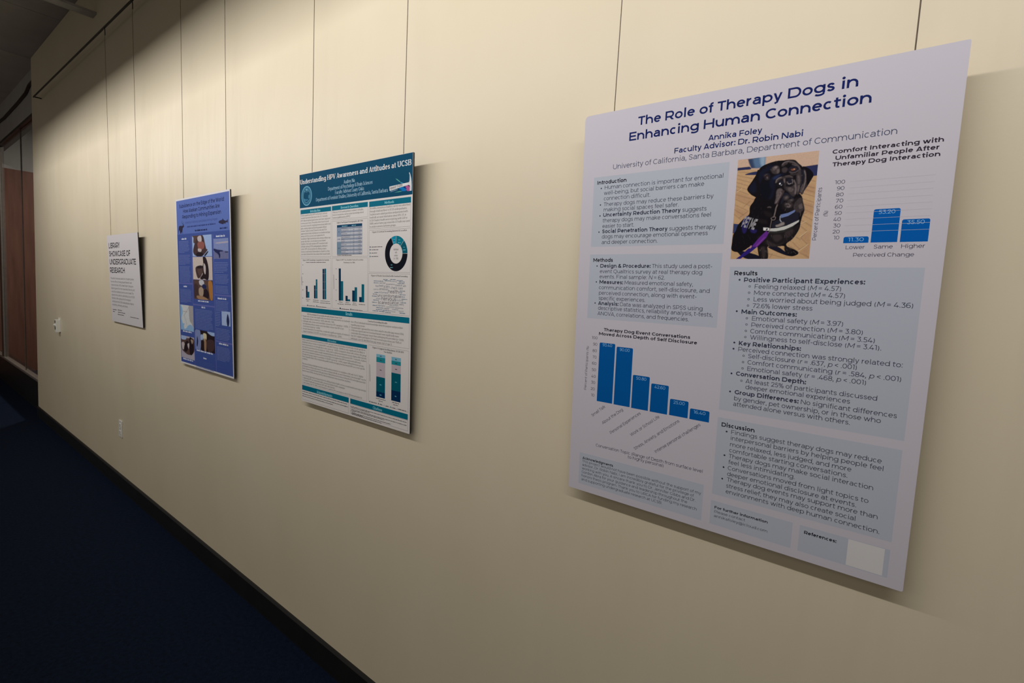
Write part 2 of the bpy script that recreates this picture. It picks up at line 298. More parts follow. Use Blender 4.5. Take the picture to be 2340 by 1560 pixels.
class Face:
    """sans (even strokes) or serif (thick stems, thin hairlines, feet) letters as lists of polygons, 1000 units to the em"""
    def __init__(s, t, serif=False):
        s.t = t; s.serif = serif; s.th = t * 0.36 if serif else t * 0.92
        s.X, s.Cc, s.D, s.P = (455, 662, 683, -215) if serif else (546, 702, 746, -198)
        s.cache = {}
    def rib(s, pts, closed=False):
        n = len(pts); L, R_ = [], []
        for i in range(n):
            a = pts[i - 1] if i or closed else pts[0]; b = pts[(i + 1) % n] if i < n - 1 or closed else pts[-1]
            dx, dy = b[0] - a[0], b[1] - a[1]; d = math.hypot(dx, dy) or 1; dx /= d; dy /= d
            h = s.th + (s.t - s.th) * abs(dy)
            L.append((pts[i][0] - dy * h, pts[i][1] + dx * h)); R_.append((pts[i][0] + dy * h, pts[i][1] - dx * h))
        for i in range(n if closed else n - 1):
            j = (i + 1) % n; s.out.append([R_[i], R_[j], L[j], L[i]])
    def V(s, x, y0, y1, f0=1, f1=0):
        t = s.t; s.out.append([(x - t, y0), (x + t, y0), (x + t, y1), (x - t, y1)])
        if s.serif:
            k = 62; q = 2 * s.th
            if f0: s.out.append([(x - t - k, y0), (x + t + k, y0), (x + t + k, y0 + q), (x - t - k, y0 + q)])
            if f1 == 1: s.out.append([(x - t - k, y1 - q), (x + t, y1 - q), (x + t, y1), (x - t - k, y1)])
            if f1 == 2: s.out.append([(x - t - k, y1 - q), (x + t + k, y1 - q), (x + t + k, y1), (x - t - k, y1)])
    def Hb(s, x0, x1, y): s.out.append([(x0, y - s.th), (x1, y - s.th), (x1, y + s.th), (x0, y + s.th)])
    def Dg(s, x0, y0, x1, y1, thick=True, f0=0, f1=0):
        dx, dy = x1 - x0, y1 - y0; d = math.hypot(dx, dy); t = s.t if thick or not s.serif else s.th * 1.2
        h = t * d / max(abs(dy), 1); s.out.append([(x0 - h, y0), (x0 + h, y0), (x1 + h, y1), (x1 - h, y1)])
        if s.serif:
            q = 2 * s.th
            for (f, x, y) in ((f0, x0, y0), (f1, x1, y1)):
                if f: s.out.append([(x - h - 55, y), (x + h + 55, y), (x + h + 55, y + (q if f > 0 else -q)), (x - h - 55, y + (q if f > 0 else -q))])
    def O(s, cx, cy, rx, ry): s.rib(arc(cx, cy, rx, ry, 0, 360, 18)[:-1], True)
    def dot(s, x, y, r): s.out.append(arc(x, y, r, r, 0, 330, 9))
    ADV = dict(zip('abcdefghijklmnopqrstuvwxyz', (600,680,570,680,610,350,690,670,275,280,610,275,1050,670,640,680,680,405,500,410,665,560,900,550,560,530)))
    ADV.update(dict(zip('ABCDEFGHIJKLMNOPQRSTUVWXYZ', (735,760,725,830,670,635,780,815,305,550,720,595,960,815,850,730,850,735,630,590,795,710,1110,665,645,670))))
    ADV.update(dict(zip('0123456789', (660,370,570,570,665,570,610,595,640,610))))
    ADV.update({' ': 265, '.': 210, ',': 210, ':': 210, ';': 210, '-': 390, '(': 335, ')': 335, '=': 590, '<': 590, '+': 590, '%': 820, '&': 690, "'": 200, '"': 340, '/': 350, '@': 1030, '•': 420, '?': 560, '²': 370, '¹': 260})
    def get(s, ch):
        if ch in s.cache: return s.cache[ch]
        s.out = []; A = s.ADV.get(ch, 500) * (1.07 if s.t > 60 and not s.serif else 1.0); s.draw(ch, A); s.cache[ch] = (A, s.out); return s.cache[ch]
    def draw(s, c, A):
        t, th, X, Cp, D, P = s.t, s.th, s.X, s.Cc, s.D, s.P
        l = (72 if s.serif else 58 if t < 60 else 46) + t; r = A - l; l0 = (44 if s.serif else 32) + t; r0 = A - l0; m = A / 2
        V, H, G, O, rib = s.V, s.Hb, s.Dg, s.O, s.rib
        xm = X / 2; xr = X / 2 - th
        def arch(x0, x1):
            ry = X * 0.44; rib([(x0, X - th - ry * 1.15)] + arc((x0 + x1) / 2, X - th - ry, (x1 - x0) / 2, ry, 180, 0, 8)); V(x1, 0, X - th - ry, 1, 0)
        Sp = [(.93, .80), (.80, .94), (.52, 1.0), (.22, .95), (.06, .77), (.17, .60), (.5, .515), (.84, .41), (.97, .23), (.82, .06), (.5, 0), (.22, .04), (.04, .18)]
        if c == 'a':
            R1 = A - 66 - t; cy = X * 0.62; ry = X - th - cy
            rib(arc((l0 + 20 + R1) / 2, cy, (R1 - l0 - 20) / 2, ry, 150, 0, 8)); V(R1, 0, cy, 0 if not s.serif else 1)
            y1 = X * 0.56; y0 = th; cyb = (y0 + y1) / 2
            rib([(R1, y1), (R1 - 190, y1)] + arc(l0 + 165, cyb, 165, (y1 - y0) / 2, 90, 270, 8)[0:] + [(l0 + 250, y0 + 8), (R1 - 40, y0 + 70), (R1, y0 + 120)])
        elif c in 'bdpq':
            L = c in 'bp'; x = l if L else r
            V(x, 0 if c in 'bd' else P, D if c in 'bd' else X, 1 if c in 'pqd' else 0, 1)
            if L: O((l + r0) / 2, xm, (r0 - l) / 2, xr)
            else: O((l0 + r) / 2, xm, (r - l0) / 2, xr)
        elif c == 'c': rib(arc((l0 + A - 20 - t) / 2, xm, (A - 20 - t - l0) / 2, xr, 48, 312, 13))
        elif c == 'e': H(l0, r0 + (t * .5), xm + 8); rib(arc((l0 + r0) / 2, xm, (r0 - l0) / 2, xr, 2, 318, 15))
        elif c == 'f': V(120 + t, 0, D - 150, 1); rib(arc(120 + t + 130, D - 150, 130, 150 - th, 180, 68, 6)); H(30, A - 20, X - th)
        elif c == 'g':
            O((l0 + r) / 2, xm + 8, (r - l0) / 2, xr - 8); V(r, -20, X, 0, 0); rib(arc((l0 + r) / 2, -20, (r - l0) / 2, -P - th - 20, 0, -150, 8))
        elif c == 'h': V(l, 0, D, 1, 1); arch(l, r)
        elif c == 'i': V(m, 0, X, 1, 1); s.dot(m, X + 155, t * 1.35)
        elif c == 'j': V(m, -60, X, 0, 1); s.dot(m, X + 155, t * 1.35); rib(arc(m - 110, -60, 110, -P - 60 - th, 0, -75, 5))
        elif c == 'k': V(l, 0, D, 1, 1); G(l, X * .36, A - 60 - t, X, False, 0, -1); G(A - 45 - t, 0, l + 150, X * .58, True, 1)
        elif c == 'l': V(m, 0, D, 1, 1)
        elif c == 'm': V(l, 0, X, 1, 1); arch(l, m); arch(m, r)
        elif c == 'n': V(l, 0, X, 1, 1); arch(l, r)
        elif c == 'o': O(m, xm, m - l0, xr)
        elif c == 'r': V(l, 0, X, 1, 1); ry = X * .45; rib(arc(l + 235, X - th - ry, 235, ry, 180, 88, 6))
        elif c == 's': rib(spline([(l0 + x * (A - 30 - t - l0), th + y * (X - 2 * th)) for x, y in Sp], 2))
        elif c == 't': V(115 + t, 115, X + 135, 0); rib(arc(115 + t + 115, 118, 115, 118 - th, 180, 300, 6)); H(25, A - 25, X - th)
        elif c == 'u':
            ry = X * .44; V(l, th + ry, X, 0, 1); rib(arc((l + r) / 2, th + ry, (r - l) / 2, ry, 180, 360, 8) + [(r, th + ry * 1.15)]); V(r, 0, X, 1, 1)
        elif c == 'v': G(m, 0, 20 + t, X, True, 0, -1); G(m, 0, A - 20 - t, X, False, 0, -1)
        elif c == 'w':
            for x0, x1, k in ((.27, 0.0, 1), (.27, .5, 0), (.73, .5, 1), (.73, 1.0, 0)): G(22 + t + x0 * (A - 44 - 2*t), 0, 22 + t + x1 * (A - 44 - 2*t), X, k == 1, 0, -1 if x1 != .5 else 0)
        elif c == 'x': G(25 + t, 0, A - 25 - t, X, False, 1, -1); G(A - 25 - t, 0, 25 + t, X, True, 1, -1)
        elif c == 'y': G(m, 0, 20 + t, X, True, 0, -1); k = (A - 20 - t - m) / X; G(m + k * P * .8, P * .8, A - 20 - t, X, False, 0, -1); rib([(m + k * P * .8, P * .8), (m + k * P - 40, P + th), (m + k * P - 110, P + th + 8)])
        elif c == 'z': H(40, A - 40, X - th); H(40, A - 40, th); G(60 + t, th, A - 60 - t, X - th)
        elif c == 'A': G(20 + t, 0, m, Cp, False, 1); G(A - 20 - t, 0, m, Cp, True, 1); H(m - 190, m + 190, Cp * .25)
        elif c == 'B':
            V(l, 0, Cp, 1, 2 if 0 else 1); h1 = Cp * .53
            for y0, y1, x in ((h1, Cp - th, r - 30), (th, h1, r)): q = (y1 - y0) / 2; rib([(l, y1), (x - q, y1)] + arc(x - q, (y0 + y1) / 2, q, q, 90, -90, 8) + [(l, y0)])
        elif c == 'C': rib(arc((l0 + A) / 2, Cp / 2, (A - l0) / 2, Cp / 2 - th, 46, 314, 14))
        elif c == 'D':
            V(l, 0, Cp, 0, 1); q = Cp / 2 - th; rib([(l, Cp - th), (r0 - q, Cp - th)] + arc(r0 - q, Cp / 2, q, q, 90, -90, 10) + [(l, th)])
        elif c in 'EF':
            V(l, 0, Cp, 1 if c == 'F' else 0, 1); H(l, A - 45, Cp - th); H(l, A - 90, Cp * .51 if c == 'E' else Cp * .46)
            if c == 'E': H(l, A - 35, th)
        elif c == 'G': rib(arc((l0 + A) / 2, Cp / 2, (A - l0) / 2, Cp / 2 - th, 46, 322, 14)); V(A - 72 - t, Cp * .12, Cp * .5, 0)
        elif c == 'H': V(l, 0, Cp, 1, 2); V(r, 0, Cp, 1, 2); H(l, r, Cp * .51)
        elif c == 'I': V(m, 0, Cp, 1, 2)
        elif c == 'J': V(r - 10, 190, Cp, 0, 1); rib(arc(r - 10 - 185, 190, 185, 190 - th, 0, -140, 8))
        elif c == 'K': V(l, 0, Cp, 1, 2); G(l, Cp * .28, A - 60 - t, Cp, False, 0, -1); G(A - 30 - t, 0, l + 160, Cp * .52, True, 1)
        elif c == 'L': V(l, 0, Cp, 0, 2); H(l, A - 25, th)
        elif c == 'M': V(l, 0, Cp, 1, 1); V(r, 0, Cp, 1, 2); G(m, Cp * .2, l, Cp); G(m, Cp * .2, r, Cp, False)
        elif c == 'N': V(l, 0, Cp, 1, 1); V(r, 0, Cp, 0, 2); G(r, 0, l, Cp)
        elif c in 'OQ':
            O(m, Cp / 2, m - l0, Cp / 2 - th)
            if c == 'Q': rib([(m + 20, 10), (m + 110, -100), (m + 200, -120), (m + 270, -75)])
        elif c in 'PR':
            V(l, 0, Cp, 1, 1); y0 = Cp * .32 if c == 'P' else Cp * .36; q = (Cp - th - y0) / 2; x = r0 - 10
            rib([(l, Cp - th), (x - q, Cp - th)] + arc(x - q, (Cp - th + y0) / 2, q, q, 90, -90, 8) + [(l, y0)])
            if c == 'R': G(A - 50 - t, 0, m + 40, y0, True, 1)
        elif c == 'S': rib(spline([(l0 + x * (A - 40 - t - l0), th + y * (Cp - 2 * th)) for x, y in Sp], 2))
        elif c == 'T': V(m, 0, Cp, 1); H(12, A - 12, Cp - th)
        elif c == 'U': q = 285; V(l, q, Cp, 0, 2); V(r, q, Cp, 0, 2); rib(arc(m, q, (r - l) / 2, q - th, 180, 360, 10))
        elif c == 'V': G(m, 0, 18 + t, Cp, True, 0, -1); G(m, 0, A - 18 - t, Cp, False, 0, -1)
        elif c == 'W':
            for x0, x1, k in ((.27, 0, 1), (.27, .5, 0), (.73, .5, 1), (.73, 1, 0)): G(20 + t + x0 * (A - 40 - 2*t), 0, 20 + t + x1 * (A - 40 - 2*t), Cp, k == 1, 0, -1)
        elif c == 'X': G(25 + t, 0, A - 25 - t, Cp, False, 1, -1); G(A - 25 - t, 0, 25 + t, Cp, True, 1, -1)
        elif c == 'Y': V(m, 0, Cp * .42, 1); G(m, Cp * .36, 18 + t, Cp, True, 0, -1); G(m, Cp * .36, A - 18 - t, Cp, False, 0, -1)
        elif c == 'Z': H(40, A - 40, Cp - th); H(40, A - 40, th); G(60 + t, th, A - 60 - t, Cp - th)
        elif c == '0': O(m, Cp / 2, m - l0, Cp / 2 - th)
        elif c == '1': V(A - 80 - t, 0, Cp, 1); H(30, A - 80, Cp - th) if not s.serif else G(60, Cp * .84, A - 80 - t, Cp, False)
        elif c == '2': rib(spline([(45 + t, Cp * .74), (120, Cp * .91), (280, Cp - th), (440, Cp * .9), (480, Cp * .7), (420, Cp * .52), (60 + t, th * 1.5)], 3)); H(45, A - 35, th)
        elif c == '3': H(60, A - 80, Cp - th); G(A * .44, Cp * .6, A - 95, Cp - th); rib(spline([(A * .42, Cp * .59), (A * .72, Cp * .56), (A - 50 - t, Cp * .3), (A * .74, th * 1.3), (A * .42, th), (40 + t * .6, Cp * .13)], 3))
        elif c == '4': G(45 + t, Cp * .26, A * .58, Cp); H(30, A - 25, Cp * .23); V(A * .68, 0, Cp * .46, 0)
        elif c == '5': H(120, A - 60, Cp - th); G(100 + t, Cp * .5, 130 + t, Cp); rib(spline([(100 + t * .5, Cp * .55), (A * .52, Cp * .585), (A - 60 - t, Cp * .44), (A - 55 - t, Cp * .2), (A * .68, th * 1.2), (A * .4, th), (40 + t * .6, Cp * .12)], 3))
        elif c == '6': O(m, Cp * .31, m - l0, Cp * .31 - th); rib(spline([(A - 90, Cp * .93), (m + 20, Cp - th), (l0 + 40, Cp * .78), (l0, Cp * .5), (l0, Cp * .3)], 3))
        elif c == '9': O(m, Cp * .69, m - l0, Cp * .31 - th); rib(spline([(90, Cp * .07), (m - 20, th), (r0 - 40, Cp * .22), (r0, Cp * .5), (r0, Cp * .7)], 3))
        elif c == '7': H(35, A - 35, Cp - th); G(A * .32, 0, A - 50 - t, Cp - th)
        elif c == '8': O(m, Cp * .735, m - l0 - 28, Cp * .265 - th); O(m, Cp * .27, m - l0, Cp * .27 - th * .6)
        elif c == '.': s.dot(m, t * 1.2, t * 1.35)
        elif c == ',': s.dot(m, t * 1.2, t * 1.35); G(m - 30, -120, m + t * .4, t)
        elif c == ':': s.dot(m, t * 1.2, t * 1.35); s.dot(m, X - t * 1.2, t * 1.35)
        elif c == ';': s.dot(m, X - t * 1.2, t * 1.35); s.dot(m, t * 1.2, t * 1.35); G(m - 30, -120, m + t * .4, t)
        elif c == '-': H(50, A - 50, X * .5)
        elif c == '(': rib(arc(A + 190, 270, A + 90 - t, 520, 140, 220, 8))
        elif c == ')': rib(arc(-190, 270, A + 90 - t, 520, 40, -40, 8))
        elif c in '=+':
            if c == '=': H(60, A - 60, 430); H(60, A - 60, 240)
            else: H(60, A - 60, 330); V(m, 110, 550, 0)
        elif c == '<': rib([(A - 70, 530), (70, 335)]); rib([(70, 335), (A - 70, 140)])
        elif c == '%': O(190, 530, 125, 150); O(A - 190, 165, 125, 150); G(220, 0, A - 220, Cp, False)
        elif c == '&': rib(spline([(A - 40, 30), (A * .3, Cp * .62), (A * .3, Cp * .88), (A * .45, Cp - th), (A * .6, Cp * .86), (A * .55, Cp * .68), (A * .16, Cp * .4), (A * .08, Cp * .2), (A * .2, th * 1.5), (A * .4, th), (A * .65, Cp * .12), (A * .85, Cp * .42)], 3))
        elif c in '\'"':
            for x in ((m,) if c == "'" else (m - 75, m + 75)): s.out.append([(x - t * .8, 430), (x + t * .8, 430), (x + t, Cp), (x - t, Cp)])
        elif c == '/': G(20, -100, A - 20, Cp + 40, False)
        elif c == '@': O(m, 250, m - 70, 390); O(m - 10, 255, 190, 195); rib([(m + 195, 450), (m + 195, 150), (m + 260, 80), (m + 360, 120)])
        elif c == '•': s.dot(m, X * .5, 120)
        elif c == '?': rib(spline([(60, Cp * .78), (150, Cp * .95), (300, Cp - th), (440, Cp * .88), (440, Cp * .68), (300, Cp * .48), (270, Cp * .3)], 3)); s.dot(270, 50, t * 1.3)
        elif c in '²¹':
            a, o = s.get('2' if c == '²' else '1'); k = [[(x * .55, y * .55 + 320) for x, y in p] for p in o]; s.out = k
        else: pass

FACES = {'sR': Face(41), 'sS': Face(69), 'sB': Face(79), 'fR': Face(52, True), 'fB': Face(80, True)}
BOLD_OF = {'sR': 'sB', 'sS': 'sB', 'sB': 'sB', 'fR': 'fB', 'fB': 'fB'}

def layout(text, style):
    """-> list of (polygon list, x offset, slant), total width; *bold* and _italic_ marks toggle"""
    x = 0; out = []; bold = it = False
    for ch in text:
        if ch == '*': bold = not bold; continue
        if ch == '_': it = not it; continue
        a, polys = FACES[BOLD_OF[style] if bold else style].get(ch)
        if bold and style == 'sR': a += 6
        out.append((polys, x, 0.2 if it else 0.0)); x += a
    return out, x

# ------------------------------------------------------------------ printed colours
INK = dict(
    navy=(22,36,100), slate=(72,80,108), black=(34,34,48), ink=(58,62,82), inkbold=(52,44,58), panel=(191,197,210), blue=(0,92,168), blue2=(0,98,186), bartext=(150,200,240), grid=(196,192,199), patch=(226,224,224), paver=(206,168,126), paver2=(214,182,158), paver3=(196,156,118), mortar=(140,108,84), paverhi=(232,204,164), pshade=(46,52,92), pshade2=(54,66,112), pblack=(24,24,42), pot1=(56,72,104), pot2=(92,122,158), pot3=(150,176,200), dog=(20,16,22), dog3=(14,16,28), dogblue=(22,26,46), dogblue2=(40,50,84), dogbrown=(33,27,30), dogbrown2=(60,51,52), eyed2=(52,36,36), hiP=(196,140,110), hiA=(138,126,126), hiB=(102,91,92), hiC=(66,58,60), furA=(98,88,88), furB=(58,50,52), furC=(40,36,42), furD=(14,12,18), dogpink=(74,60,62), nose=(26,22,28), eye=(44,28,26), eye2=(140,86,64), eyed=(24,20,26), white=(236,234,232), grey=(168,166,172), grey2=(140,134,140), strapb=(112,130,178), strapw=(206,206,202), strapd=(52,50,50), chain=(120,108,104), chain2=(170,176,186), tag=(150,140,136), leash1=(104,46,144), leash2=(48,34,124), leash3=(132,66,168), pinkhi=(196,150,150), vest=(40,34,96), teal0=(0,74,106), teal1=(0,112,138), teal1b=(0,122,142), teal2=(0,100,122), teal3=(0,94,112), navy3=(4,52,84), navy4=(0,48,88), cyan1=(0,146,178), cyan2=(110,190,205), cyan3=(32,142,156), cyan4=(128,186,208), donk=(14,18,30), pinkgrey=(196,182,190), paleblue=(176,212,232), headtext=(150,216,226), offwhite=(226,226,226), logoink=(92,84,84), seal=(120,182,206), sealdim=(60,126,160), lgreen=(86,164,150), lcyan=(64,150,186), lblue=(0,120,190), lnavy=(0,52,130), lpink=(178,92,150), lplum=(80,50,84), lsalm=(232,170,150), line=(150,142,146), line2=(104,112,130), ink3=(66,62,62), gridl=(208,204,204), tbl0=(8,66,102), tbl1=(138,156,180), tbl2=(148,158,176), tbl3=(200,202,210), tbl4=(124,148,168), tbltext=(96,98,110), tblink=(40,52,110), wc1=(48,56,84), wc2=(72,88,112), wc3=(104,128,150), blueA=(92,114,184), blueD=(66,87,158), blueG=(98,106,174), blueT=(132,144,196), blueT2=(84,104,170), white2=(206,212,232), white3=(196,196,204), ink2=(28,38,84), ink2b=(54,70,132), ink2c=(48,44,70), ink2d=(40,70,120), sky=(160,184,226), sky2=(166,186,224), br0=(40,28,34), br1=(92,70,66), br2=(74,54,56), rust=(148,92,84), pale=(196,184,184), pale2=(170,150,130), pale3=(178,172,186), sand=(206,192,184), amber=(176,120,62), navy5=(34,42,86), tanp=(160,126,96), hazeblue=(128,142,190), haze2=(112,116,156), haze3=(176,170,186), mapw=(206,212,214), mapg=(170,166,166), mapb=(142,182,220), mapr=(150,96,96), cream=(214,204,172), black2=(52,52,56)
)
def ink(k):
    return mat('print_' + k, INK[k], 0.6, 0, 0.06)

class Sheet:
    """collects flat printed shapes (millimetres on the board) into one mesh; later shapes lie a hair above earlier ones"""
    def __init__(s, layer): s.bm = bmesh.new(); s.y = -layer * 0.12; s.mats = []; s.z = 0
    def mi(s, k):
        if k not in s.mats: s.mats.append(k)
        return s.mats.index(k)
    def face(s, pts, k, lift=0.0):
        y = (s.y - s.z - lift) / 1000
        vs = [s.bm.verts.new((u / 1000, y, v / 1000)) for u, v in pts]
        a = sum(p[0] * q[1] - q[0] * p[1] for p, q in zip(pts, list(pts[1:]) + [pts[0]]))
        f = s.bm.faces.new(vs if a > 0 else vs[::-1]); f.material_index = k
    def text(s, col, style, em, u, v, u1, txt, ang=0.0):
        lay, wd = layout(txt, style)
        sx = (u1 - u) / max(wd, 1); sy = em / 1000; k = s.mi(col); ca, sa = math.cos(ang), math.sin(ang)
        for polys, x, sl in lay:
            for i, p in enumerate(polys):
                q = [((px + py * sl + x) * sx, py * sy) for px, py in p]
                s.face([(u + a * ca - b * sa, v + a * sa + b * ca) for a, b in q], k, (i % 9) * 0.0016)
    def words(s, col, u0, v, u1, h, ang=0.0):
        """a line of type too small to read: word-long dashes"""
        rg = random.Random(int(u0 * 13 + v * 7)); u = u0; k = s.mi(col)
        while u < u1 - 0.3:
            L = min(u1 - u, h * rg.choice((1.2, 2, 2.6, 3.4, 4.2, 5)))
            s.face([(u, v), (u + L, v), (u + L, v + h * 0.62), (u, v + h * 0.62)], k)
            n = max(1, int(L / h)); 
            for i in range(n):
                if rg.random() < .5: a = u + L * (i + .3) / n; s.face([(a, v + h * .62), (a + h * .22, v + h * .62), (a + h * .22, v + h), (a, v + h)], k)
            u += L + h * 0.55
    def add(s, p):
        kind, col = p[0], p[1]; s.z += 0.0022
        if kind == 'r':
            u0, v0, u1, v1 = p[2:6]; r = p[6] if len(p) > 6 else 0
            pts = [(u0, v0), (u1, v0)] + (arc(u1 - r, v1 - r, r, r, 0, 90, 4) + arc(u0 + r, v1 - r, r, r, 90, 180, 4) if r else [(u1, v1), (u0, v1)])
            s.face(pts, s.mi(col))
        elif kind == 't': s.text(col, p[2], p[3], p[4], p[5], p[6], p[7])
        elif kind == 'a':
            du, dv = p[6] - p[4], p[7] - p[5]; L = math.hypot(du, dv); g = math.atan2(dv, du)
            if p[2] == 'w':
                k = s.mi(col); ca, sa = math.cos(g), math.sin(g)
                s.face([(p[4] + a * ca - b_ * sa, p[5] + a * sa + b_ * ca) for a, b_ in ((0, 0), (L, 0), (L, p[3] * .6), (0, p[3] * .6))], k)
            else: s.text(col, p[2], p[3], p[4], p[5], p[4] + L, p[8], g)
        elif kind == 'b':
            _, col, st, em, u0, v, pitch, u1, ref, lines = p
            sx = (u1 - u0) / layout(lines[ref], st)[1]
            for i, ln in enumerate(lines):
                if ln: s.text(col, st, em, u0, v - pitch * i, min(u0 + layout(ln, st)[1] * sx, u0 + (u1 - u0) * 1.02), ln)
        elif kind == 'w': s.words(col, *p[2:6])
        elif kind == 'p':
            pts = p[2]
            if p[3]:
                n = len(pts); q = pts[-1:] + pts + pts[:2]; o = []
                for i in range(1, n + 1):
                    for j in range(3):
                        t = j / 3; o.append(tuple(0.5 * (2*b_ + (c - a)*t + (2*a - 5*b_ + 4*c - d)*t*t + (3*b_ - a - 3*c + d)*t**3) for a, b_, c, d in zip(q[i-1], q[i], q[i+1], q[(i+2) if i + 2 < len(q) else 2])))
                pts = o
            s.face(pts, s.mi(col))
        elif kind == 'l':
            pts, wd = p[2], p[3] / 2; k = s.mi(col)
            for a, b_ in zip(pts, pts[1:]):
                dx, dy = b_[0] - a[0], b_[1] - a[1]; d = math.hypot(dx, dy) or 1; nx, ny = -dy / d * wd, dx / d * wd
                s.face([(a[0] + nx, a[1] + ny), (a[0] - nx, a[1] - ny), (b_[0] - nx, b_[1] - ny), (b_[0] + nx, b_[1] + ny)], k)
        elif kind == 'e':
            _, col, cu, cv, ru, rv, fr, a0, a1 = p; k = s.mi(col); n = max(10, int((a1 - a0) / (30 if ru < 4 else 6)))
            o = arc(cu, cv, ru, rv, a0, a1, n)
            if not fr: s.face(o[:-1] if a1 - a0 >= 359 else o + [(cu, cv)], k)
            else:
                i_ = arc(cu, cv, ru * fr, rv * fr, a0, a1, n)
                for j in range(n): s.face([i_[j], o[j], o[j + 1], i_[j + 1]], k)
    def done(s, name, parent):
        bmesh.ops.triangulate(s.bm, faces=[f for f in s.bm.faces if len(f.verts) > 4])
        o = mesh_obj(name, s.bm, [ink(k) for k in s.mats], parent)
        return o

import numpy as np
SOFT = {'dogbrown': 2.4, 'dogbrown2': 2.4, 'dogblue': 4, 'dogblue2': 3, 'dogpink': 2, 'furA': 0.7, 'furB': 0.7, 'furC': 0.7, 'furD': 0.7, 'hiA': 1.1, 'hiB': 1.6, 'hiC': 2.2, 'paver2': 1.5, 'paver3': 5, 'dog3': 4, 'pot1': 1, 'pot2': 4, 'pot3': 5, 'eye2': 1, 'eye': 1.2, 'nose': 1.5, 'vest': 2, 'strapd': 1.5, 'leash3': 2, 'tag': 1.5, 'mortar': 0.8}
def picture(prims, name, parent, cell):
    """a printed photograph: shapes with soft edges laid over each other on a fine grid, kept as the colours of one flat mesh"""
    _, base, u0, v0, u1, v1 = prims[0][:6]
    nx, ny = max(8, int((u1 - u0) / cell)), max(8, int((v1 - v0) / cell))
    gx, gy = np.meshgrid(u0 + (np.arange(nx) + .5) * (u1 - u0) / nx, v0 + (np.arange(ny) + .5) * (v1 - v0) / ny)
    img = np.zeros((ny, nx, 3)) + np.array(srgb(*INK[base])[:3])
    rnd = np.random.RandomState(5)
    def blur(m, r):
        for ax in (0, 1):
            for _ in range(2):
                p = np.pad(m, [(r, r) if a == ax else (0, 0) for a in (0, 1)], mode='edge'); c = np.cumsum(p, axis=ax)
                z = np.zeros_like(c.take([0], axis=ax)); c = np.concatenate([z, c], axis=ax); n = m.shape[ax]
                m = (c.take(range(2*r + 1, 2*r + 1 + n), axis=ax) - c.take(range(0, n), axis=ax)) / (2*r + 1)
        return m
    def fill(polys, col, feather, sub=None):
        m = np.zeros((ny, nx))
        for P in polys:
            xs = [p[0] for p in P]; ys = [p[1] for p in P]
            a = max(0, int((min(xs) - u0) / cell) - 2); b_ = min(nx, int((max(xs) - u0) / cell) + 3)
            c_ = max(0, int((min(ys) - v0) / cell) - 2); d = min(ny, int((max(ys) - v0) / cell) + 3)
            if a >= b_ or c_ >= d: continue
            X, Y = gx[c_:d, a:b_], gy[c_:d, a:b_]; acc = np.zeros(X.shape)
            for ox, oy in ((-.25, -.25), (.25, .25), (-.25, .25), (.25, -.25)):
                ins = np.zeros(X.shape, bool); x, y = X + ox * cell, Y + oy * cell
                for (x1, y1), (x2, y2) in zip(P, list(P[1:]) + [P[0]]):
                    if y1 != y2: ins ^= ((y1 > y) != (y2 > y)) & (x < (x2 - x1) * (y - y1) / (y2 - y1) + x1)
                acc += ins / 4
            m[c_:d, a:b_] = np.maximum(m[c_:d, a:b_], acc)
        r = int(round(feather / cell / 2))
        if r > 0: m = blur(m, r)
        img[:] = img * (1 - m[..., None]) + m[..., None] * np.array(srgb(*INK[col])[:3])
    for p in prims[1:]:
        kind, col = p[0], p[1]; f = SOFT.get(col, 0.45) * min(1.0, cell * 1.3)
        if kind == 'p':
            pts = p[2]
            if p[3]:
                n = len(pts); q = pts[-1:] + pts + pts[:2]; o = []
                for i in range(1, n + 1):
                    for j in range(4):
                        t = j / 4; o.append(tuple(0.5 * (2*b_ + (c - a)*t + (2*a - 5*b_ + 4*c - d)*t*t + (3*b_ - a - 3*c + d)*t**3) for a, b_, c, d in zip(q[i-1], q[i], q[i+1], q[i+2])))
                pts = o
            fill([pts], col, f)
        elif kind == 'r': fill([[(p[2], p[3]), (p[4], p[3]), (p[4], p[5]), (p[2], p[5])]], col, f)
        elif kind == 'l':
            Q = []
            for a, b_ in zip(p[2], p[2][1:]):
                dx, dy = b_[0] - a[0], b_[1] - a[1]; d = math.hypot(dx, dy) or 1; nx_, ny_ = -dy / d * p[3] / 2, dx / d * p[3] / 2
                Q.append([(a[0] + nx_, a[1] + ny_), (a[0] - nx_, a[1] - ny_), (b_[0] - nx_, b_[1] - ny_), (b_[0] + nx_, b_[1] + ny_)])
            fill(Q, col, min(f, 0.7))
        elif kind == 'a':
            du, dv = p[6] - p[4], p[7] - p[5]; L = math.hypot(du, dv); ca, sa = du / L, dv / L
            lay, wd = layout(p[8], p[2]); sx = L / wd; sy = p[3] / 1000
            fill([[(p[4] + (px + x) * sx * ca - py * sy * sa, p[5] + (px + x) * sx * sa + py * sy * ca) for px, py in g] for polys, x, sl in lay for g in polys], col, 0.5)
    img *= 1 + 0.10 * blur(rnd.randn(ny, nx), 1)[..., None]          # grain of the photograph
    me = bpy.data.meshes.new(name)
    X = u0 + np.arange(nx + 1) * (u1 - u0) / nx; Y = v0 + np.arange(ny + 1) * (v1 - v0) / ny
    vs = [(x / 1000, -0.00006, y / 1000) for y in Y for x in X]; w_ = nx + 1
    me.from_pydata(vs, [], [(j * w_ + i, j * w_ + i + 1, (j + 1) * w_ + i + 1, (j + 1) * w_ + i) for j in range(ny) for i in range(nx)])
    at = me.color_attributes.new('print', 'FLOAT_COLOR', 'POINT')
    I = np.pad(img, ((0, 1), (0, 1), (0, 0)), mode='edge'); I2 = (I + np.roll(I, 1, 0) + np.roll(I, 1, 1) + np.roll(np.roll(I, 1, 0), 1, 1)) / 4
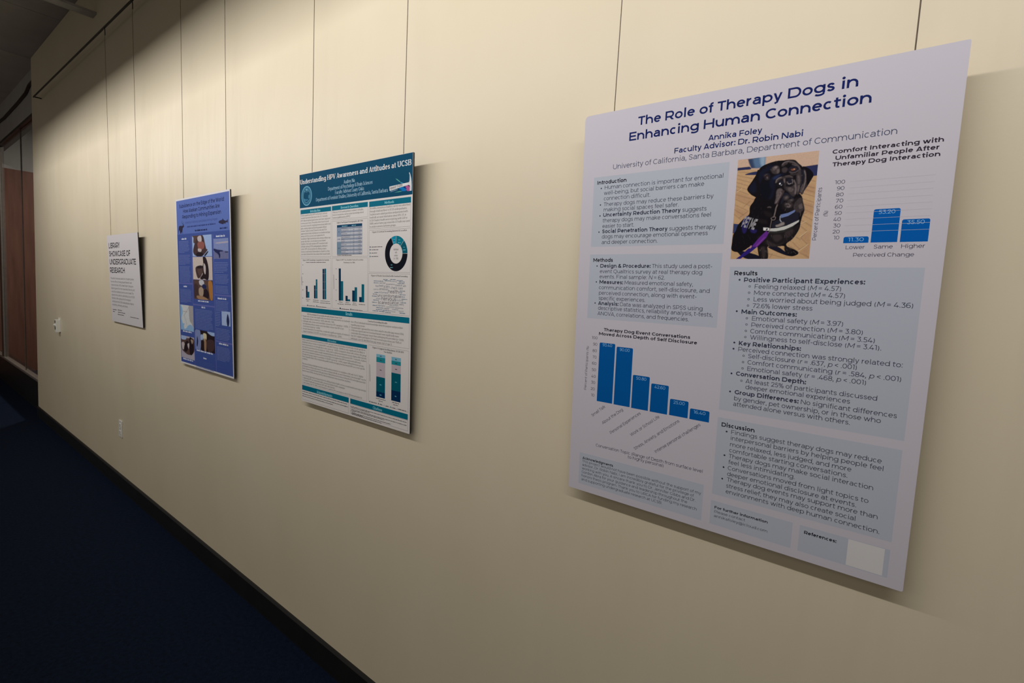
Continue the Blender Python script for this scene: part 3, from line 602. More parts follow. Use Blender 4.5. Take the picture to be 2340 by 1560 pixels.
    I2[0] = I[0]; I2[:, 0] = I[:, 0]
    at.data.foreach_set('color', np.concatenate([I2, np.ones(I2.shape[:2] + (1,))], 2).astype(np.float32).ravel())
    if 'print_photo' not in MATS:
        m = mat('print_photo', (128, 128, 128), 0.6, 0, 0.06); a = m.node_tree.nodes.new('ShaderNodeVertexColor'); a.layer_name = 'print'
        m.node_tree.links.new(a.outputs['Color'], m.node_tree.nodes['Principled BSDF'].inputs['Base Color'])
    me.materials.append(MATS['print_photo'])
    return link(bpy.data.objects.new(name, me), parent)

DATA = {
 'p1': dict(x=-0.6689, y=-0.0328, z=1.1048, w=691.9, h=918.2, tilt=0.03573, parts=[
  ('title_lettering',None,0.3,None,[
   ('t', 'navy', 'sS', 26.4, 136.5, 876.7, 549.0, 'The Role of Therapy Dogs in'),
   ('t', 'navy', 'sS', 26.4, 116.2, 845.7, 570.8, 'Enhancing Human Connection'),
  ]),
  ('byline_lettering',None,0.3,None,[
   ('t', 'navy', 'sS', 15.6, 295.2, 821.2, 397.8, 'Annika Foley'),
   ('t', 'navy', 'sS', 15.6, 224.4, 804.9, 469.7, 'Faculty Advisor: Dr. Robin Nabi'),
   ('t', 'slate', 'sR', 15.6, 79.6, 787.6, 611.3, 'University of California, Santa Barbara, Department of Communication'),
  ]),
  ('text_panel',None,0.3,'grey-blue introduction panel',[
   ('r','panel',31.7,610.9,341.5,773.7),
  ]),
  ('panel_lettering',2,0.55,None,[
   ('t', 'black', 'sB', 12.5, 40.2, 756.3, 117.0, 'Introduction'),
   ('t', 'ink', 'sR', 12.5, 60.7, 743.9, 332.0, 'Human connection is important for emotional'),
   ('t', 'ink', 'sR', 12.5, 59.7, 731.2, 293.9, 'well-being, but social barriers can make'),
   ('t', 'ink', 'sR', 12.5, 60.1, 718.4, 176.7, 'connection difficult.'),
   ('t', 'ink', 'sR', 12.5, 60.7, 705.0, 314.8, 'Therapy dogs may reduce these barriers by'),
   ('t', 'ink', 'sR', 12.5, 60.8, 692.6, 242.9, 'making social spaces feel safer.'),
   ('t', 'ink', 'sR', 12.5, 60.4, 680.4, 302.6, '*Uncertainty Reduction Theory* suggests'),
   ('t', 'ink', 'sR', 12.5, 60.3, 667.5, 312.9, 'therapy dogs may make conversations feel'),
   ('t', 'ink', 'sR', 12.5, 60.2, 654.5, 141.9, 'easier to start.'),
   ('t', 'ink', 'sR', 12.5, 60.0, 642.3, 324.7, '*Social Penetration Theory* suggests therapy'),
   ('t', 'ink', 'sR', 12.5, 59.9, 630.0, 308.7, 'dogs may encourage emotional openness'),
   ('t', 'ink', 'sR', 12.5, 60.3, 616.9, 200.2, 'and deeper connection.'),
   ('e','ink',52.2,746.9,1.7,1.7,0,0,360),
   ('e','ink',52.3,708.6,1.7,1.7,0,0,360),
   ('e','ink',52.4,683.2,1.7,1.7,0,0,360),
   ('e','ink',51.9,645.3,1.7,1.7,0,0,360),
  ]),
  ('text_panel',None,0.3,'grey-blue methods panel',[
   ('r','panel',31.0,438.5,341.0,592.6),
  ]),
  ('panel_lettering',4,0.55,None,[
   ('t', 'black', 'sB', 12.5, 40.0, 574.9, 93.1, 'Methods'),
   ('t', 'ink', 'sR', 12.5, 59.7, 561.3, 323.1, '*Design & Procedure:* This study used a post-'),
   ('t', 'ink', 'sR', 12.5, 59.5, 548.4, 303.6, 'event Qualtrics survey at real therapy dog'),
   ('t', 'ink', 'sR', 12.5, 59.4, 535.9, 222.3, 'events. Final sample: _N_ = 62.'),
   ('t', 'ink', 'sR', 12.5, 59.6, 523.1, 285.7, '*Measures:* Measured emotional safety,'),
   ('t', 'ink', 'sR', 12.5, 59.4, 510.1, 321.7, 'communication comfort, self-disclosure, and'),
   ('t', 'ink', 'sR', 12.5, 59.8, 497.1, 295.2, 'perceived connection, along with event-'),
   ('t', 'ink', 'sR', 12.5, 59.9, 484.5, 179.9, 'specific experiences.'),
   ('t', 'ink', 'sR', 12.5, 59.3, 472.3, 309.8, '*Analysis:* Data was analyzed in SPSS using'),
   ('t', 'ink', 'sR', 12.5, 59.6, 460.7, 331.3, 'descriptive statistics, reliability analysis, t-tests,'),
   ('t', 'ink', 'sR', 12.5, 59.0, 447.7, 281.9, 'ANOVA, correlations, and frequencies.'),
   ('e','ink',51.4,565.2,1.7,1.7,0,0,360),
   ('e','ink',51.7,527.1,1.7,1.7,0,0,360),
   ('e','ink',51.2,476.3,1.7,1.7,0,0,360),
  ]),
  ('bar_chart',None,0.3,'chart of conversation topics with six blue bars',[
   ('t', 'black', 'sB', 10.4, 78.5, 410.2, 287.8, 'Therapy Dog Event Conversations'),
   ('t', 'black', 'sB', 10.4, 65.7, 399.6, 303.3, 'Moved Across Depth of Self Disclosure'),
   ('t', 'ink', 'sR', 9.9, 46.8, 388.3, 62.8, '100'),
   ('t', 'ink', 'sR', 9.9, 51.0, 372.7, 63.2, '90'),
   ('t', 'ink', 'sR', 9.9, 50.5, 356.8, 63.0, '80'),
   ('t', 'ink', 'sR', 9.9, 51.4, 341.1, 62.8, '70'),
   ('t', 'ink', 'sR', 9.9, 51.0, 325.5, 63.2, '60'),
   ('t', 'ink', 'sR', 9.9, 51.0, 309.6, 63.0, '50'),
   ('t', 'ink', 'sR', 9.9, 50.6, 293.5, 63.1, '40'),
   ('t', 'ink', 'sR', 9.9, 50.9, 278.1, 62.7, '30'),
   ('t', 'ink', 'sR', 9.9, 50.7, 262.0, 62.5, '20'),
   ('t', 'ink', 'sR', 9.9, 52.7, 246.3, 62.3, '10'),
   ('a', 'ink', 'sR', 8.8, 38.3, 259.6, 39.6, 370.3, 'Percent of Participants (%)'),
   ('a', 'ink', 'sR', 9.9, 59.8, 195.4, 94.7, 225.7, 'Small Talk'),
   ('a', 'ink', 'sR', 9.9, 89.5, 181.8, 141.5, 226.4, 'About the Dog'),
   ('a', 'ink', 'sR', 9.9, 112.5, 162.1, 186.3, 225.9, 'Personal Experiences'),
   ('a', 'ink', 'sR', 9.9, 165.4, 168.1, 232.1, 226.3, 'Work or School Life'),
   ('a', 'ink', 'sR', 9.9, 176.8, 137.3, 277.8, 225.2, 'Stress, Anxiety, and Emotions'),
   ('a', 'ink', 'sR', 9.9, 227.2, 141.7, 323.9, 226.1, 'Intense personal challenges'),
   ('t', 'ink', 'sR', 10.2, 73.0, 123.2, 335.6, 'Conversation Topic (Range of Depth from surface level'),
   ('t', 'ink', 'sR', 10.2, 159.5, 113.8, 248.7, 'to highly personal)'),
  ]),
  ('bar',6,0.45,None,[
   ('r','blue',69.3,237.1,111.1,381.8,3),
   ('t', 'bartext', 'sR', 9.9, 77.2, 373.6, 103.2, '93.40'),
  ]),
  ('bar',6,0.45,None,[
   ('r','blue',115.1,236.7,156.9,376.2,3),
   ('t', 'bartext', 'sR', 9.9, 123.0, 366.8, 149.0, '90.00'),
  ]),
  ('bar',6,0.45,None,[
   ('r','blue',160.6,236.1,202.2,314.8,3),
   ('t', 'bartext', 'sR', 9.9, 168.5, 305.0, 194.3, '50.80'),
  ]),
  ('bar',6,0.45,None,[
   ('r','blue',206.6,235.8,247.8,301.3,3),
   ('t', 'bartext', 'sR', 9.9, 214.4, 291.4, 240.0, '42.60'),
  ]),
  ('bar',6,0.45,None,[
   ('r','blue',252.4,236.2,294.1,273.3,3),
   ('t', 'bartext', 'sR', 9.9, 260.3, 263.6, 286.2, '25.00'),
  ]),
  ('bar',6,0.45,None,[
   ('r','blue',298.1,235.8,339.9,259.7,3),
   ('t', 'bartext', 'sR', 9.9, 306.0, 250.0, 332.0, '16.40'),
  ]),
  ('text_panel',None,0.3,'grey-blue acknowledgments panel',[
   ('r','panel',28.8,17.2,339.5,98.0),
  ]),
  ('panel_lettering',13,0.55,None,[
   ('t', 'black', 'sB', 9.2, 37.3, 82.5, 123.3, 'Acknowledgments'),
   ('t', 'ink', 'sR', 9.2, 37.0, 74.1, 335.2, 'This project would not have been possible without the support of my'),
   ('t', 'ink', 'sR', 9.2, 37.5, 64.8, 320.2, 'advisor, Dr. Robin Nabi, I am incredibly grateful for the privilege of'),
   ('t', 'ink', 'sR', 9.2, 37.3, 55.3, 324.5, 'working with you. A sincere thank you to Dr. Jennifer Gibbs and Dr.'),
   ('t', 'ink', 'sR', 9.2, 36.8, 45.9, 307.1, 'Gordon Abra for your guidance and leadership throughout the'),
   ('t', 'ink', 'sR', 9.2, 37.0, 36.3, 328.7, 'honors thesis program. Thank you to URCA for funding my research'),
   ('t', 'ink', 'sR', 9.2, 37.1, 26.8, 250.5, 'and supporting undergraduate research at UCSB.'),
  ]),
  ('bar_chart',None,0.3,'chart of comfort change with three blue bars',[
   ('t', 'inkbold', 'sB', 10.4, 518.7, 766.4, 673.7, 'Comfort Interacting with'),
   ('t', 'inkbold', 'sB', 10.4, 523.9, 755.1, 669.1, 'Unfamiliar People After'),
   ('t', 'inkbold', 'sB', 10.4, 520.7, 744.1, 671.3, 'Therapy Dog Interaction'),
   ('t', 'ink', 'sR', 9.4, 527.2, 712.6, 543.3, '100'),
   ('t', 'ink', 'sR', 9.4, 531.2, 701.6, 543.2, '90'),
   ('t', 'ink', 'sR', 9.4, 530.8, 690.6, 542.9, '80'),
   ('t', 'ink', 'sR', 9.4, 531.4, 679.9, 543.3, '70'),
   ('t', 'ink', 'sR', 9.4, 531.1, 669.0, 542.9, '60'),
   ('t', 'ink', 'sR', 9.4, 531.3, 657.9, 542.9, '50'),
   ('t', 'ink', 'sR', 9.4, 530.6, 647.1, 542.5, '40'),
   ('t', 'ink', 'sR', 9.4, 531.3, 636.0, 542.8, '30'),
   ('t', 'ink', 'sR', 9.4, 531.2, 625.1, 542.7, '20'),
   ('t', 'ink', 'sR', 9.4, 533.7, 614.5, 543.0, '10'),
   ('t', 'ink', 'sR', 9.4, 553.6, 596.7, 582.7, 'Lower'),
   ('t', 'ink', 'sR', 9.4, 595.0, 597.1, 622.5, 'Same'),
   ('t', 'ink', 'sR', 9.4, 633.2, 597.3, 665.7, 'Higher'),
   ('t', 'ink', 'sR', 9.4, 565.9, 583.3, 652.6, 'Perceived Change'),
   ('a', 'ink', 'sR', 9.4, 506.7, 613.6, 508.2, 709.0, 'Percent of Participants'),
   ('a', 'ink', 'sR', 9.4, 520.6, 655.9, 521.0, 667.0, '(%)'),
   ('r','grid',550.0,714.8,668.0,715.3),
   ('r','grid',550.6,703.9,668.0,704.4),
   ('r','grid',550.2,693.4,668.0,693.9),
   ('r','grid',549.6,682.4,668.0,682.9),
   ('r','grid',548.7,671.4,668.0,671.9),
   ('r','grid',549.0,660.5,668.0,661.0),
   ('r','grid',548.9,649.5,668.0,650.0),
   ('r','grid',549.0,638.3,668.0,638.8),
   ('r','grid',549.0,627.3,668.0,627.8),
  ]),
  ('bar',15,0.45,None,[
   ('r','blue2',549.4,607.5,586.8,618.6,3),
   ('t', 'bartext', 'sR', 9.4, 556.1, 610.3, 580.1, '11.30'),
  ]),
  ('bar',15,0.45,None,[
   ('r','blue2',590.0,607.7,627.3,664.5,3),
   ('t', 'bartext', 'sR', 9.4, 596.7, 656.2, 620.6, '53.20'),
  ]),
  ('bar',15,0.45,None,[
   ('r','blue2',630.9,607.6,668.1,645.2,3),
   ('t', 'bartext', 'sR', 9.4, 637.6, 636.9, 661.4, '35.50'),
  ]),
  ('text_panel',None,0.3,'grey-blue results panel',[
   ('r','panel',358.2,267.9,668.8,564.6),
  ]),
  ('panel_lettering',19,0.55,None,[
   ('t', 'black', 'sB', 12.4, 367.0, 547.9, 411.5, 'Results'),
   ('t', 'ink', 'sR', 12.4, 386.5, 534.7, 588.9, '*Positive Participant Experiences:*'),
   ('t', 'ink', 'sR', 12.4, 407.3, 521.9, 554.8, 'Feeling relaxed (_M_ = 4.57)'),
   ('t', 'ink', 'sR', 12.4, 407.2, 509.5, 561.9, 'More connected (_M_ = 4.57)'),
   ('t', 'ink', 'sR', 12.4, 407.4, 496.8, 660.3, 'Less worried about being judged (_M_ = 4.36)'),
   ('t', 'ink', 'sR', 12.4, 406.7, 484.0, 511.9, '72.6% lower stress'),
   ('t', 'ink', 'sR', 12.4, 386.6, 470.9, 486.8, '*Main Outcomes:*'),
   ('t', 'ink', 'sR', 12.4, 407.3, 458.6, 563.3, 'Emotional safety (_M_ = 3.97)'),
   ('t', 'ink', 'sR', 12.4, 407.2, 445.8, 594.2, 'Perceived connection (_M_ = 3.80)'),
   ('t', 'ink', 'sR', 12.4, 406.5, 433.1, 612.9, 'Comfort communicating (_M_ = 3.54)'),
   ('t', 'ink', 'sR', 12.4, 407.1, 420.7, 622.9, 'Willingness to self-disclose (_M_ = 3.41).'),
   ('t', 'ink', 'sR', 12.4, 386.6, 406.8, 499.2, '*Key Relationships:*'),
   ('t', 'ink', 'sR', 12.4, 386.4, 394.6, 655.1, 'Perceived connection was strongly related to:'),
   ('t', 'ink', 'sR', 12.4, 406.3, 382.5, 591.0, 'Self-disclosure (_r_ = .637, _p_ < .001)'),
   ('t', 'ink', 'sR', 12.4, 406.2, 369.9, 655.9, 'Comfort communicating (_r_ = .584, _p_ < .001)'),
   ('t', 'ink', 'sR', 12.4, 406.6, 356.9, 607.0, 'Emotional safety (_r_ = .468, _p_ < .001)'),
   ('t', 'ink', 'sR', 12.4, 386.0, 344.1, 513.0, '*Conversation Depth:*'),
   ('t', 'ink', 'sR', 12.4, 405.6, 331.3, 625.1, 'At least 25% of participants discussed'),
   ('t', 'ink', 'sR', 12.4, 406.1, 319.1, 585.7, 'deeper emotional experiences'),
   ('t', 'ink', 'sR', 12.4, 386.3, 305.5, 655.4, '*Group Differences:* No significant differences'),
   ('t', 'ink', 'sR', 12.4, 386.2, 292.5, 633.8, 'by gender, pet ownership, or in those who'),
   ('t', 'ink', 'sR', 12.4, 385.4, 280.5, 589.1, 'attended alone versus with others.'),
   ('e','ink',378.5,538.8,1.9,1.9,0,0,360),
   ('e','ink',378.0,475.4,1.9,1.9,0,0,360),
   ('e','ink',378.2,411.3,1.9,1.9,0,0,360),
   ('e','ink',377.6,398.5,1.9,1.9,0,0,360),
   ('e','ink',377.6,347.2,1.9,1.9,0,0,360),
   ('e','ink',377.6,309.3,1.9,1.9,0,0,360),
   ('e','ink',398.6,526.1,2.1,2.1,0.62,0,360),
   ('e','ink',398.5,513.6,2.1,2.1,0.62,0,360),
   ('e','ink',398.5,500.6,2.1,2.1,0.62,0,360),
   ('e','ink',398.4,487.8,2.1,2.1,0.62,0,360),
   ('e','ink',398.3,462.5,2.1,2.1,0.62,0,360),
   ('e','ink',398.5,449.9,2.1,2.1,0.62,0,360),
   ('e','ink',398.4,436.9,2.1,2.1,0.62,0,360),
   ('e','ink',398.3,424.4,2.1,2.1,0.62,0,360),
   ('e','ink',398.1,386.2,2.1,2.1,0.62,0,360),
   ('e','ink',398.0,373.3,2.1,2.1,0.62,0,360),
   ('e','ink',398.0,360.3,2.1,2.1,0.62,0,360),
   ('e','ink',397.8,334.8,2.1,2.1,0.62,0,360),
  ]),
  ('text_panel',None,0.3,'grey-blue discussion panel',[
   ('r','panel',357.5,83.8,668.2,251.5),
  ]),
  ('panel_lettering',21,0.55,None,[
   ('t', 'black', 'sB', 12.4, 365.6, 233.1, 431.2, 'Discussion'),
   ('t', 'ink', 'sR', 12.4, 385.9, 220.9, 641.6, 'Findings suggest therapy dogs may reduce'),
   ('t', 'ink', 'sR', 12.4, 385.4, 208.1, 645.9, 'interpersonal barriers by helping people feel'),
   ('t', 'ink', 'sR', 12.4, 385.5, 194.7, 598.8, 'more relaxed, less judged, and more'),
   ('t', 'ink', 'sR', 12.4, 385.2, 182.0, 594.1, 'comfortable starting conversations.'),
   ('t', 'ink', 'sR', 12.4, 385.2, 169.5, 634.2, 'Therapy dogs may make social interaction'),
   ('t', 'ink', 'sR', 12.4, 385.6, 156.8, 509.8, 'feel less intimidating.'),
   ('t', 'ink', 'sR', 12.4, 385.1, 143.7, 629.2, 'Conversations moved from light topics to'),
   ('t', 'ink', 'sR', 12.4, 384.7, 130.8, 612.1, 'deeper emotional disclosure at events.'),
   ('t', 'ink', 'sR', 12.4, 385.3, 118.8, 645.3, 'Therapy dog events may support more than'),
   ('t', 'ink', 'sR', 12.4, 384.8, 105.3, 613.7, 'stress relief; they may also create social'),
   ('t', 'ink', 'sR', 12.4, 384.8, 92.6, 650.2, 'environments with deep human connection.'),
   ('e','ink',377.3,224.0,1.9,1.9,0,0,360),
   ('e','ink',376.8,172.9,1.9,1.9,0,0,360),
   ('e','ink',376.9,147.1,1.9,1.9,0,0,360),
   ('e','ink',376.1,121.8,1.9,1.9,0,0,360),
  ]),
  ('text_panel',None,0.3,'grey-blue contact panel',[
   ('r','panel',357.0,17.0,513.5,69.2),
  ]),
  ('panel_lettering',23,0.55,None,[
   ('t', 'black', 'sB', 8.0, 364.9, 53.1, 469.9, 'For further information'),
   ('t', 'ink', 'sR', 8.0, 365.0, 43.7, 427.7, 'Please contact'),
   ('t', 'ink', 'sR', 8.0, 365.1, 34.1, 470.7, 'annikafoley@icloud.com'),
  ]),
  ('text_panel',None,0.3,'grey-blue references panel with a blank white square',[
   ('r','panel',525.9,16.6,668.0,69.1),
  ]),
  ('panel_lettering',25,0.55,None,[
   ('t', 'black', 'sB', 9.2, 533.9, 53.7, 587.6, 'References:'),
   ('r','patch',605.5,17.9,660.4,68.1),
  ]),
  ('dog_photograph',None,0.3,'printed photograph of a black dog with a purple leash',[
   ('r','paver',357.5,580.2,497.9,775.3),
   ('p','paver2',[(357.0,774.8),(497.9,775.3),(498.0,750.3),(473.3,749.3),(402.3,750.6),(357.8,760.0)],0),
   ('p','paver3',[(358.7,714.1),(398.1,697.3),(387.7,682.9),(356.8,700.4)],0),
   ('p','paver3',[(360.3,683.2),(385.7,670.9),(376.5,657.6),(358.3,670.9)],0),
   ('p','paver3',[(476.3,721.3),(496.7,713.8),(497.5,696.8),(476.4,704.2)],0),
   ('p','paver3',[(481.8,686.7),(497.0,679.9),(497.5,660.0),(480.9,666.7)],0),
   ('p','paver3',[(480.9,620.5),(495.4,631.5),(497.9,579.9),(480.6,592.8),(493.7,606.4)],0),
   ('l','mortar',[(357.8,745.5),(390.7,735.4)],0.7),
   ('l','mortar',[(357.9,738.7),(387.0,728.3)],0.7),
   ('l','mortar',[(357.8,731.8),(383.2,721.9)],0.7),
   ('l','mortar',[(357.9,724.1),(380.8,715.3)],0.7),
   ('l','mortar',[(358.2,717.2),(382.9,706.0)],0.7),
   ('l','mortar',[(358.6,708.0),(401.3,692.5)],0.7),
   ('l','mortar',[(358.1,698.8),(389.1,682.8)],0.7),
   ('l','mortar',[(358.0,688.0),(385.5,673.9)],0.7),
   ('l','mortar',[(357.7,678.7),(377.3,666.0)],0.7),
   ('l','mortar',[(357.9,669.4),(372.0,657.8)],0.7),
   ('l','mortar',[(367.2,719.5),(358.8,713.3)],0.7),
   ('l','mortar',[(386.8,693.6),(374.6,682.3)],0.7),
   ('l','mortar',[(384.0,674.0),(367.3,661.2)],0.7),
   ('l','mortar',[(478.1,715.5),(497.2,708.1)],0.7),
   ('l','mortar',[(478.0,708.4),(497.1,701.1)],0.7),
   ('l','mortar',[(478.0,701.2),(497.5,693.3)],0.7),
   ('l','mortar',[(477.5,691.3),(497.4,682.7)],0.7),
   ('l','mortar',[(481.0,681.0),(497.5,674.2)],0.7),
   ('l','mortar',[(482.5,670.9),(497.2,663.6)],0.7),
   ('l','mortar',[(480.1,661.0),(497.6,650.7)],0.7),
   ('l','mortar',[(478.2,652.4),(497.3,639.3)],0.7),
   ('l','mortar',[(479.7,726.7),(496.7,720.8)],0.7),
   ('l','mortar',[(478.9,597.2),(493.7,606.4)],0.7),
   ('l','mortar',[(493.7,606.4),(481.0,619.0)],0.7),
   ('l','mortar',[(481.0,619.0),(491.1,630.3)],0.7),
   ('l','mortar',[(491.1,630.3),(479.2,640.8)],0.7),
   ('l','mortar',[(488.1,649.8),(478.9,643.7)],0.7),
   ('l','mortar',[(473.0,620.7),(481.3,615.4)],0.7),
   ('l','mortar',[(467.1,612.1),(481.5,597.2)],0.7),
   ('l','mortar',[(460.9,606.4),(473.7,596.6)],0.7),
   ('l','mortar',[(479.3,592.8),(497.7,582.5)],0.7),
   ('l','mortar',[(426.5,590.5),(457.6,581.2)],0.7),
   ('l','mortar',[(395.7,600.1),(409.5,589.2)],0.7),
   ('l','mortar',[(486.8,664.9),(481.3,662.4)],0.7),
   ('l','mortar',[(434.9,590.4),(430.0,581.4)],0.7),
   ('l','mortar',[(360.2,752.1),(397.2,744.5)],0.7),
   ('l','paverhi',[(479.2,594.3),(494.3,607.1)],0.9),
   ('l','paverhi',[(478.9,620.5),(491.0,631.0)],0.9),
   ('l','paverhi',[(478.9,644.5),(488.1,649.8)],0.9),
   ('l','paverhi',[(359.6,712.8),(368.7,719.4)],0.9),
   ('p','pshade',[(357.8,760.0),(380.1,760.1),(383.6,756.2),(382.0,754.6),(357.9,754.8)],0),
   ('p','pshade',[(473.3,749.3),(498.0,750.6),(498.1,730.8),(483.2,730.6),(475.1,735.7)],0),
   ('p','pshade',[(372.5,745.5),(382.5,748.3),(393.9,749.3),(401.2,747.5),(400.1,742.7),(380.0,744.0)],1),
   ('p','pot1',[(375.8,774.8),(407.7,775.1),(407.7,758.9),(403.4,755.4),(383.3,756.3),(378.5,766.7)],0),
   ('p','pot2',[(384.7,774.9),(407.7,775.1),(407.7,758.9),(403.4,755.4),(390.5,756.1),(387.2,765.7)],0),
   ('p','pot3',[(397.5,775.1),(407.7,775.1),(407.7,758.9),(402.6,755.6),(399.5,764.3)],0),
   ('p','pshade2',[(358.3,650.8),(377.2,648.3),(373.6,637.7),(365.2,630.2),(358.2,632.0)],0),
   ('p','pblack',[(425.4,603.4),(442.1,603.8),(457.9,593.1),(470.6,585.6),(459.8,586.4),(440.0,594.8)],1),
   ('p','pblack',[(359.7,599.1),(381.3,595.7),(409.7,586.9),(413.8,580.3),(389.9,580.4),(377.6,586.4),(369.5,594.3)],1),
   ('p','dog',[(401.9,703.0),(392.1,690.9),(386.6,681.5),(386.2,667.8),(376.4,659.2),(366.6,647.3),(363.5,636.5),(359.2,628.9),(358.2,613.3),(358.5,598.3),(371.0,593.9),(382.7,597.2),(391.0,603.2),(400.9,606.9),(406.2,604.5),(409.4,590.7),(413.8,580.6),(426.7,580.5),(426.4,592.0),(425.4,604.1),(436.6,603.1),(453.6,604.3),(455.2,596.9),(461.0,588.6),(469.3,585.0),(478.4,588.2),(479.0,592.8),(473.7,597.0),(466.8,600.1),(459.8,603.4),(458.0,609.1),(467.9,618.0),(477.0,635.1),(478.7,649.5),(480.7,660.9),(482.9,670.9),(479.4,684.0),(474.3,698.7),(452.1,712.1)],1),
   ('p','dogbrown',[(408.4,602.9),(419.6,605.7),(425.9,598.1),(426.7,580.5),(415.9,580.6),(410.9,590.7)],1),
   ('p','dogbrown',[(454.4,603.5),(461.2,601.9),(468.2,598.1),(462.2,590.1),(456.3,596.1)],1),
   ('p','dogbrown2',[(414.3,601.3),(419.9,602.7),(422.6,586.0),(418.6,583.0)],1),
   ('p','dogbrown',[(422.0,628.3),(439.9,630.7),(458.6,634.4),(475.0,643.9),(475.7,635.2),(466.5,619.5),(455.2,609.5),(442.0,605.3),(426.7,605.6),(413.4,611.9),(404.0,622.8)],1),
   ('p','dogbrown2',[(432.1,625.0),(445.7,626.0),(449.1,618.5),(438.6,612.8)],1),
   ('p','dogbrown2',[(453.5,630.2),(466.5,635.5),(465.9,626.8),(457.1,619.7)],1),
   ('p','dogbrown2',[(421.6,616.3),(441.8,606.8),(453.6,612.4),(443.4,604.5),(428.1,605.6)],1),
   ('p','dogbrown',[(445.9,689.3),(461.8,691.0),(474.8,692.9),(481.5,675.3),(480.1,661.0),(469.1,667.4),(455.6,669.7),(444.2,677.7)],1),
   ('p','dogbrown2',[(450.3,686.1),(459.7,685.4),(462.8,679.4),(455.0,677.0)],1),
   ('p','dogbrown2',[(469.2,681.8),(478.4,681.2),(480.5,671.0),(474.1,670.0)],1),
   ('p','dogbrown',[(412.8,672.3),(425.7,668.5),(429.1,660.9),(417.8,663.0)],1),
   ('p','dogbrown',[(402.6,657.8),(418.5,654.7),(420.4,647.9),(407.5,650.0)],1),
   ('p','vest',[(383.3,664.9),(387.2,661.6),(386.5,651.0),(382.8,632.7),(376.9,632.9),(374.0,651.6),(378.5,660.6)],1),
   ('p','vest',[(391.2,638.5),(402.9,636.6),(400.5,630.6),(393.1,632.4)],1),
   ('a', 'grey', 'sB', 30.0, 373.0, 644.5, 397.7, 636.8, 'PET ME'),
   ('p','dog',[(396.5,752.7),(393.0,742.7),(386.7,731.3),(378.9,717.3),(385.0,707.4),(391.9,702.3),(401.1,698.3),(405.6,710.2),(403.4,737.2)],1),
   ('p','dogblue',[(391.1,730.9),(382.0,717.4),(388.5,708.6),(395.5,711.0),(394.6,723.1)],1),
   ('p','dog',[(472.6,749.4),(481.8,746.5),(488.8,739.9),(492.2,732.2),(488.9,723.0),(484.6,714.2),(479.6,705.4),(476.6,698.8),(471.8,704.6),(470.0,719.1),(474.0,732.9)],1),
   ('p','dogbrown2',[(477.0,735.5),(481.4,729.4),(484.3,717.8),(477.7,704.1),(473.5,704.5),(473.3,713.1),(476.7,724.1)],1),
   ('p','dog',[(395.8,734.9),(396.1,748.3),(401.8,757.3),(412.6,762.0),(427.5,765.1),(441.1,764.8),(447.7,765.1),(459.1,763.3),(465.5,756.9),(473.3,748.6),(478.4,733.9),(478.2,721.2),(474.1,704.4),(467.8,697.8),(461.1,691.8),(450.0,689.0),(441.0,683.8),(427.4,681.8),(414.3,688.6),(405.5,702.7)],1),
   ('p','dogblue',[(399.6,747.1),(411.1,755.4),(422.8,758.8),(420.4,751.2),(409.0,744.5),(403.9,732.2),(401.5,724.5),(399.0,735.9)],1),
   ('p','dogblue',[(417.9,708.6),(423.1,717.7),(428.7,721.9),(428.4,707.7),(425.0,695.3),(418.9,695.7)],1),
   ('p','dog3',[(401.6,722.8),(416.3,727.9),(425.6,723.8),(423.9,708.1),(418.9,695.7),(409.8,696.4),(403.7,706.6)],1),
   ('p','hiC',[(418.9,751.4),(425.9,756.9),(432.7,754.6),(434.9,744.9),(430.1,740.7),(422.6,743.1)],1),
   ('p','hiB',[(421.1,751.9),(426.0,755.0),(429.4,750.2),(424.3,748.4)],1),
   ('p','hiB',[(429.5,748.6),(433.5,749.8),(434.3,743.4),(430.8,741.4)],1),
   ('p','hiA',[(424.6,754.2),(428.9,755.3),(430.9,752.9),(427.1,751.4)],1),
   ('p','hiC',[(437.0,755.6),(441.6,761.3),(451.5,763.3),(461.8,758.2),(468.9,748.9),(471.9,737.9),(472.4,724.1),(468.7,725.9),(466.1,740.0),(457.9,754.8),(448.9,759.7),(440.8,753.7)],1),
   ('l','hiA',[(438.4,756.3),(439.6,759.2),(443.0,761.5),(450.1,762.2)],1.2),
   ('l','hiB',[(450.1,761.9),(458.2,758.6),(465.1,752.4),(469.7,744.3)],1.6),
   ('l','hiB',[(454.9,755.9),(461.5,752.8),(465.4,748.6)],1.2),
   ('p','hiC',[(438.2,749.3),(443.8,751.8),(448.4,748.1),(446.0,742.2),(440.2,742.8)],1),
   ('p','black',[(449.1,748.1),(453.8,751.9),(461.6,752.1),(466.9,747.6),(465.3,741.7),(457.8,738.6),(451.0,742.4)],1),
   ('p','eye',[(451.4,746.6),(456.2,748.8),(462.6,748.4),(464.0,745.7),(459.5,743.1),(453.8,744.1)],1),
   ('p','eye2',[(453.7,746.5),(457.8,747.4),(459.8,745.3),(456.6,744.1)],1),
   ('p','hiP',[(458.2,747.4),(460.1,747.8),(461.1,745.8),(459.2,745.1)],1),
   ('l','hiB',[(451.8,742.3),(456.3,739.9),(462.6,740.4),(466.5,743.8)],1.4),
   ('l','hiC',[(453.5,738.3),(459.4,736.1),(465.6,737.8)],2),
   ('p','black',[(405.5,740.1),(409.0,743.7),(415.8,743.8),(419.2,738.7),(417.4,733.3),(411.4,733.1)],1),
   ('p','eyed2',[(408.6,739.4),(412.3,741.0),(416.2,738.7),(415.8,734.6),(412.0,735.4)],1),
   ('p','hiB',[(412.3,737.2),(414.7,737.2),(415.5,734.0),(413.5,733.5)],1),
   ('l','hiB',[(408.8,739.4),(411.0,741.4),(413.7,741.8)],0.9),
   ('l','hiC',[(409.9,733.3),(414.5,731.5),(418.1,733.2)],1.2),
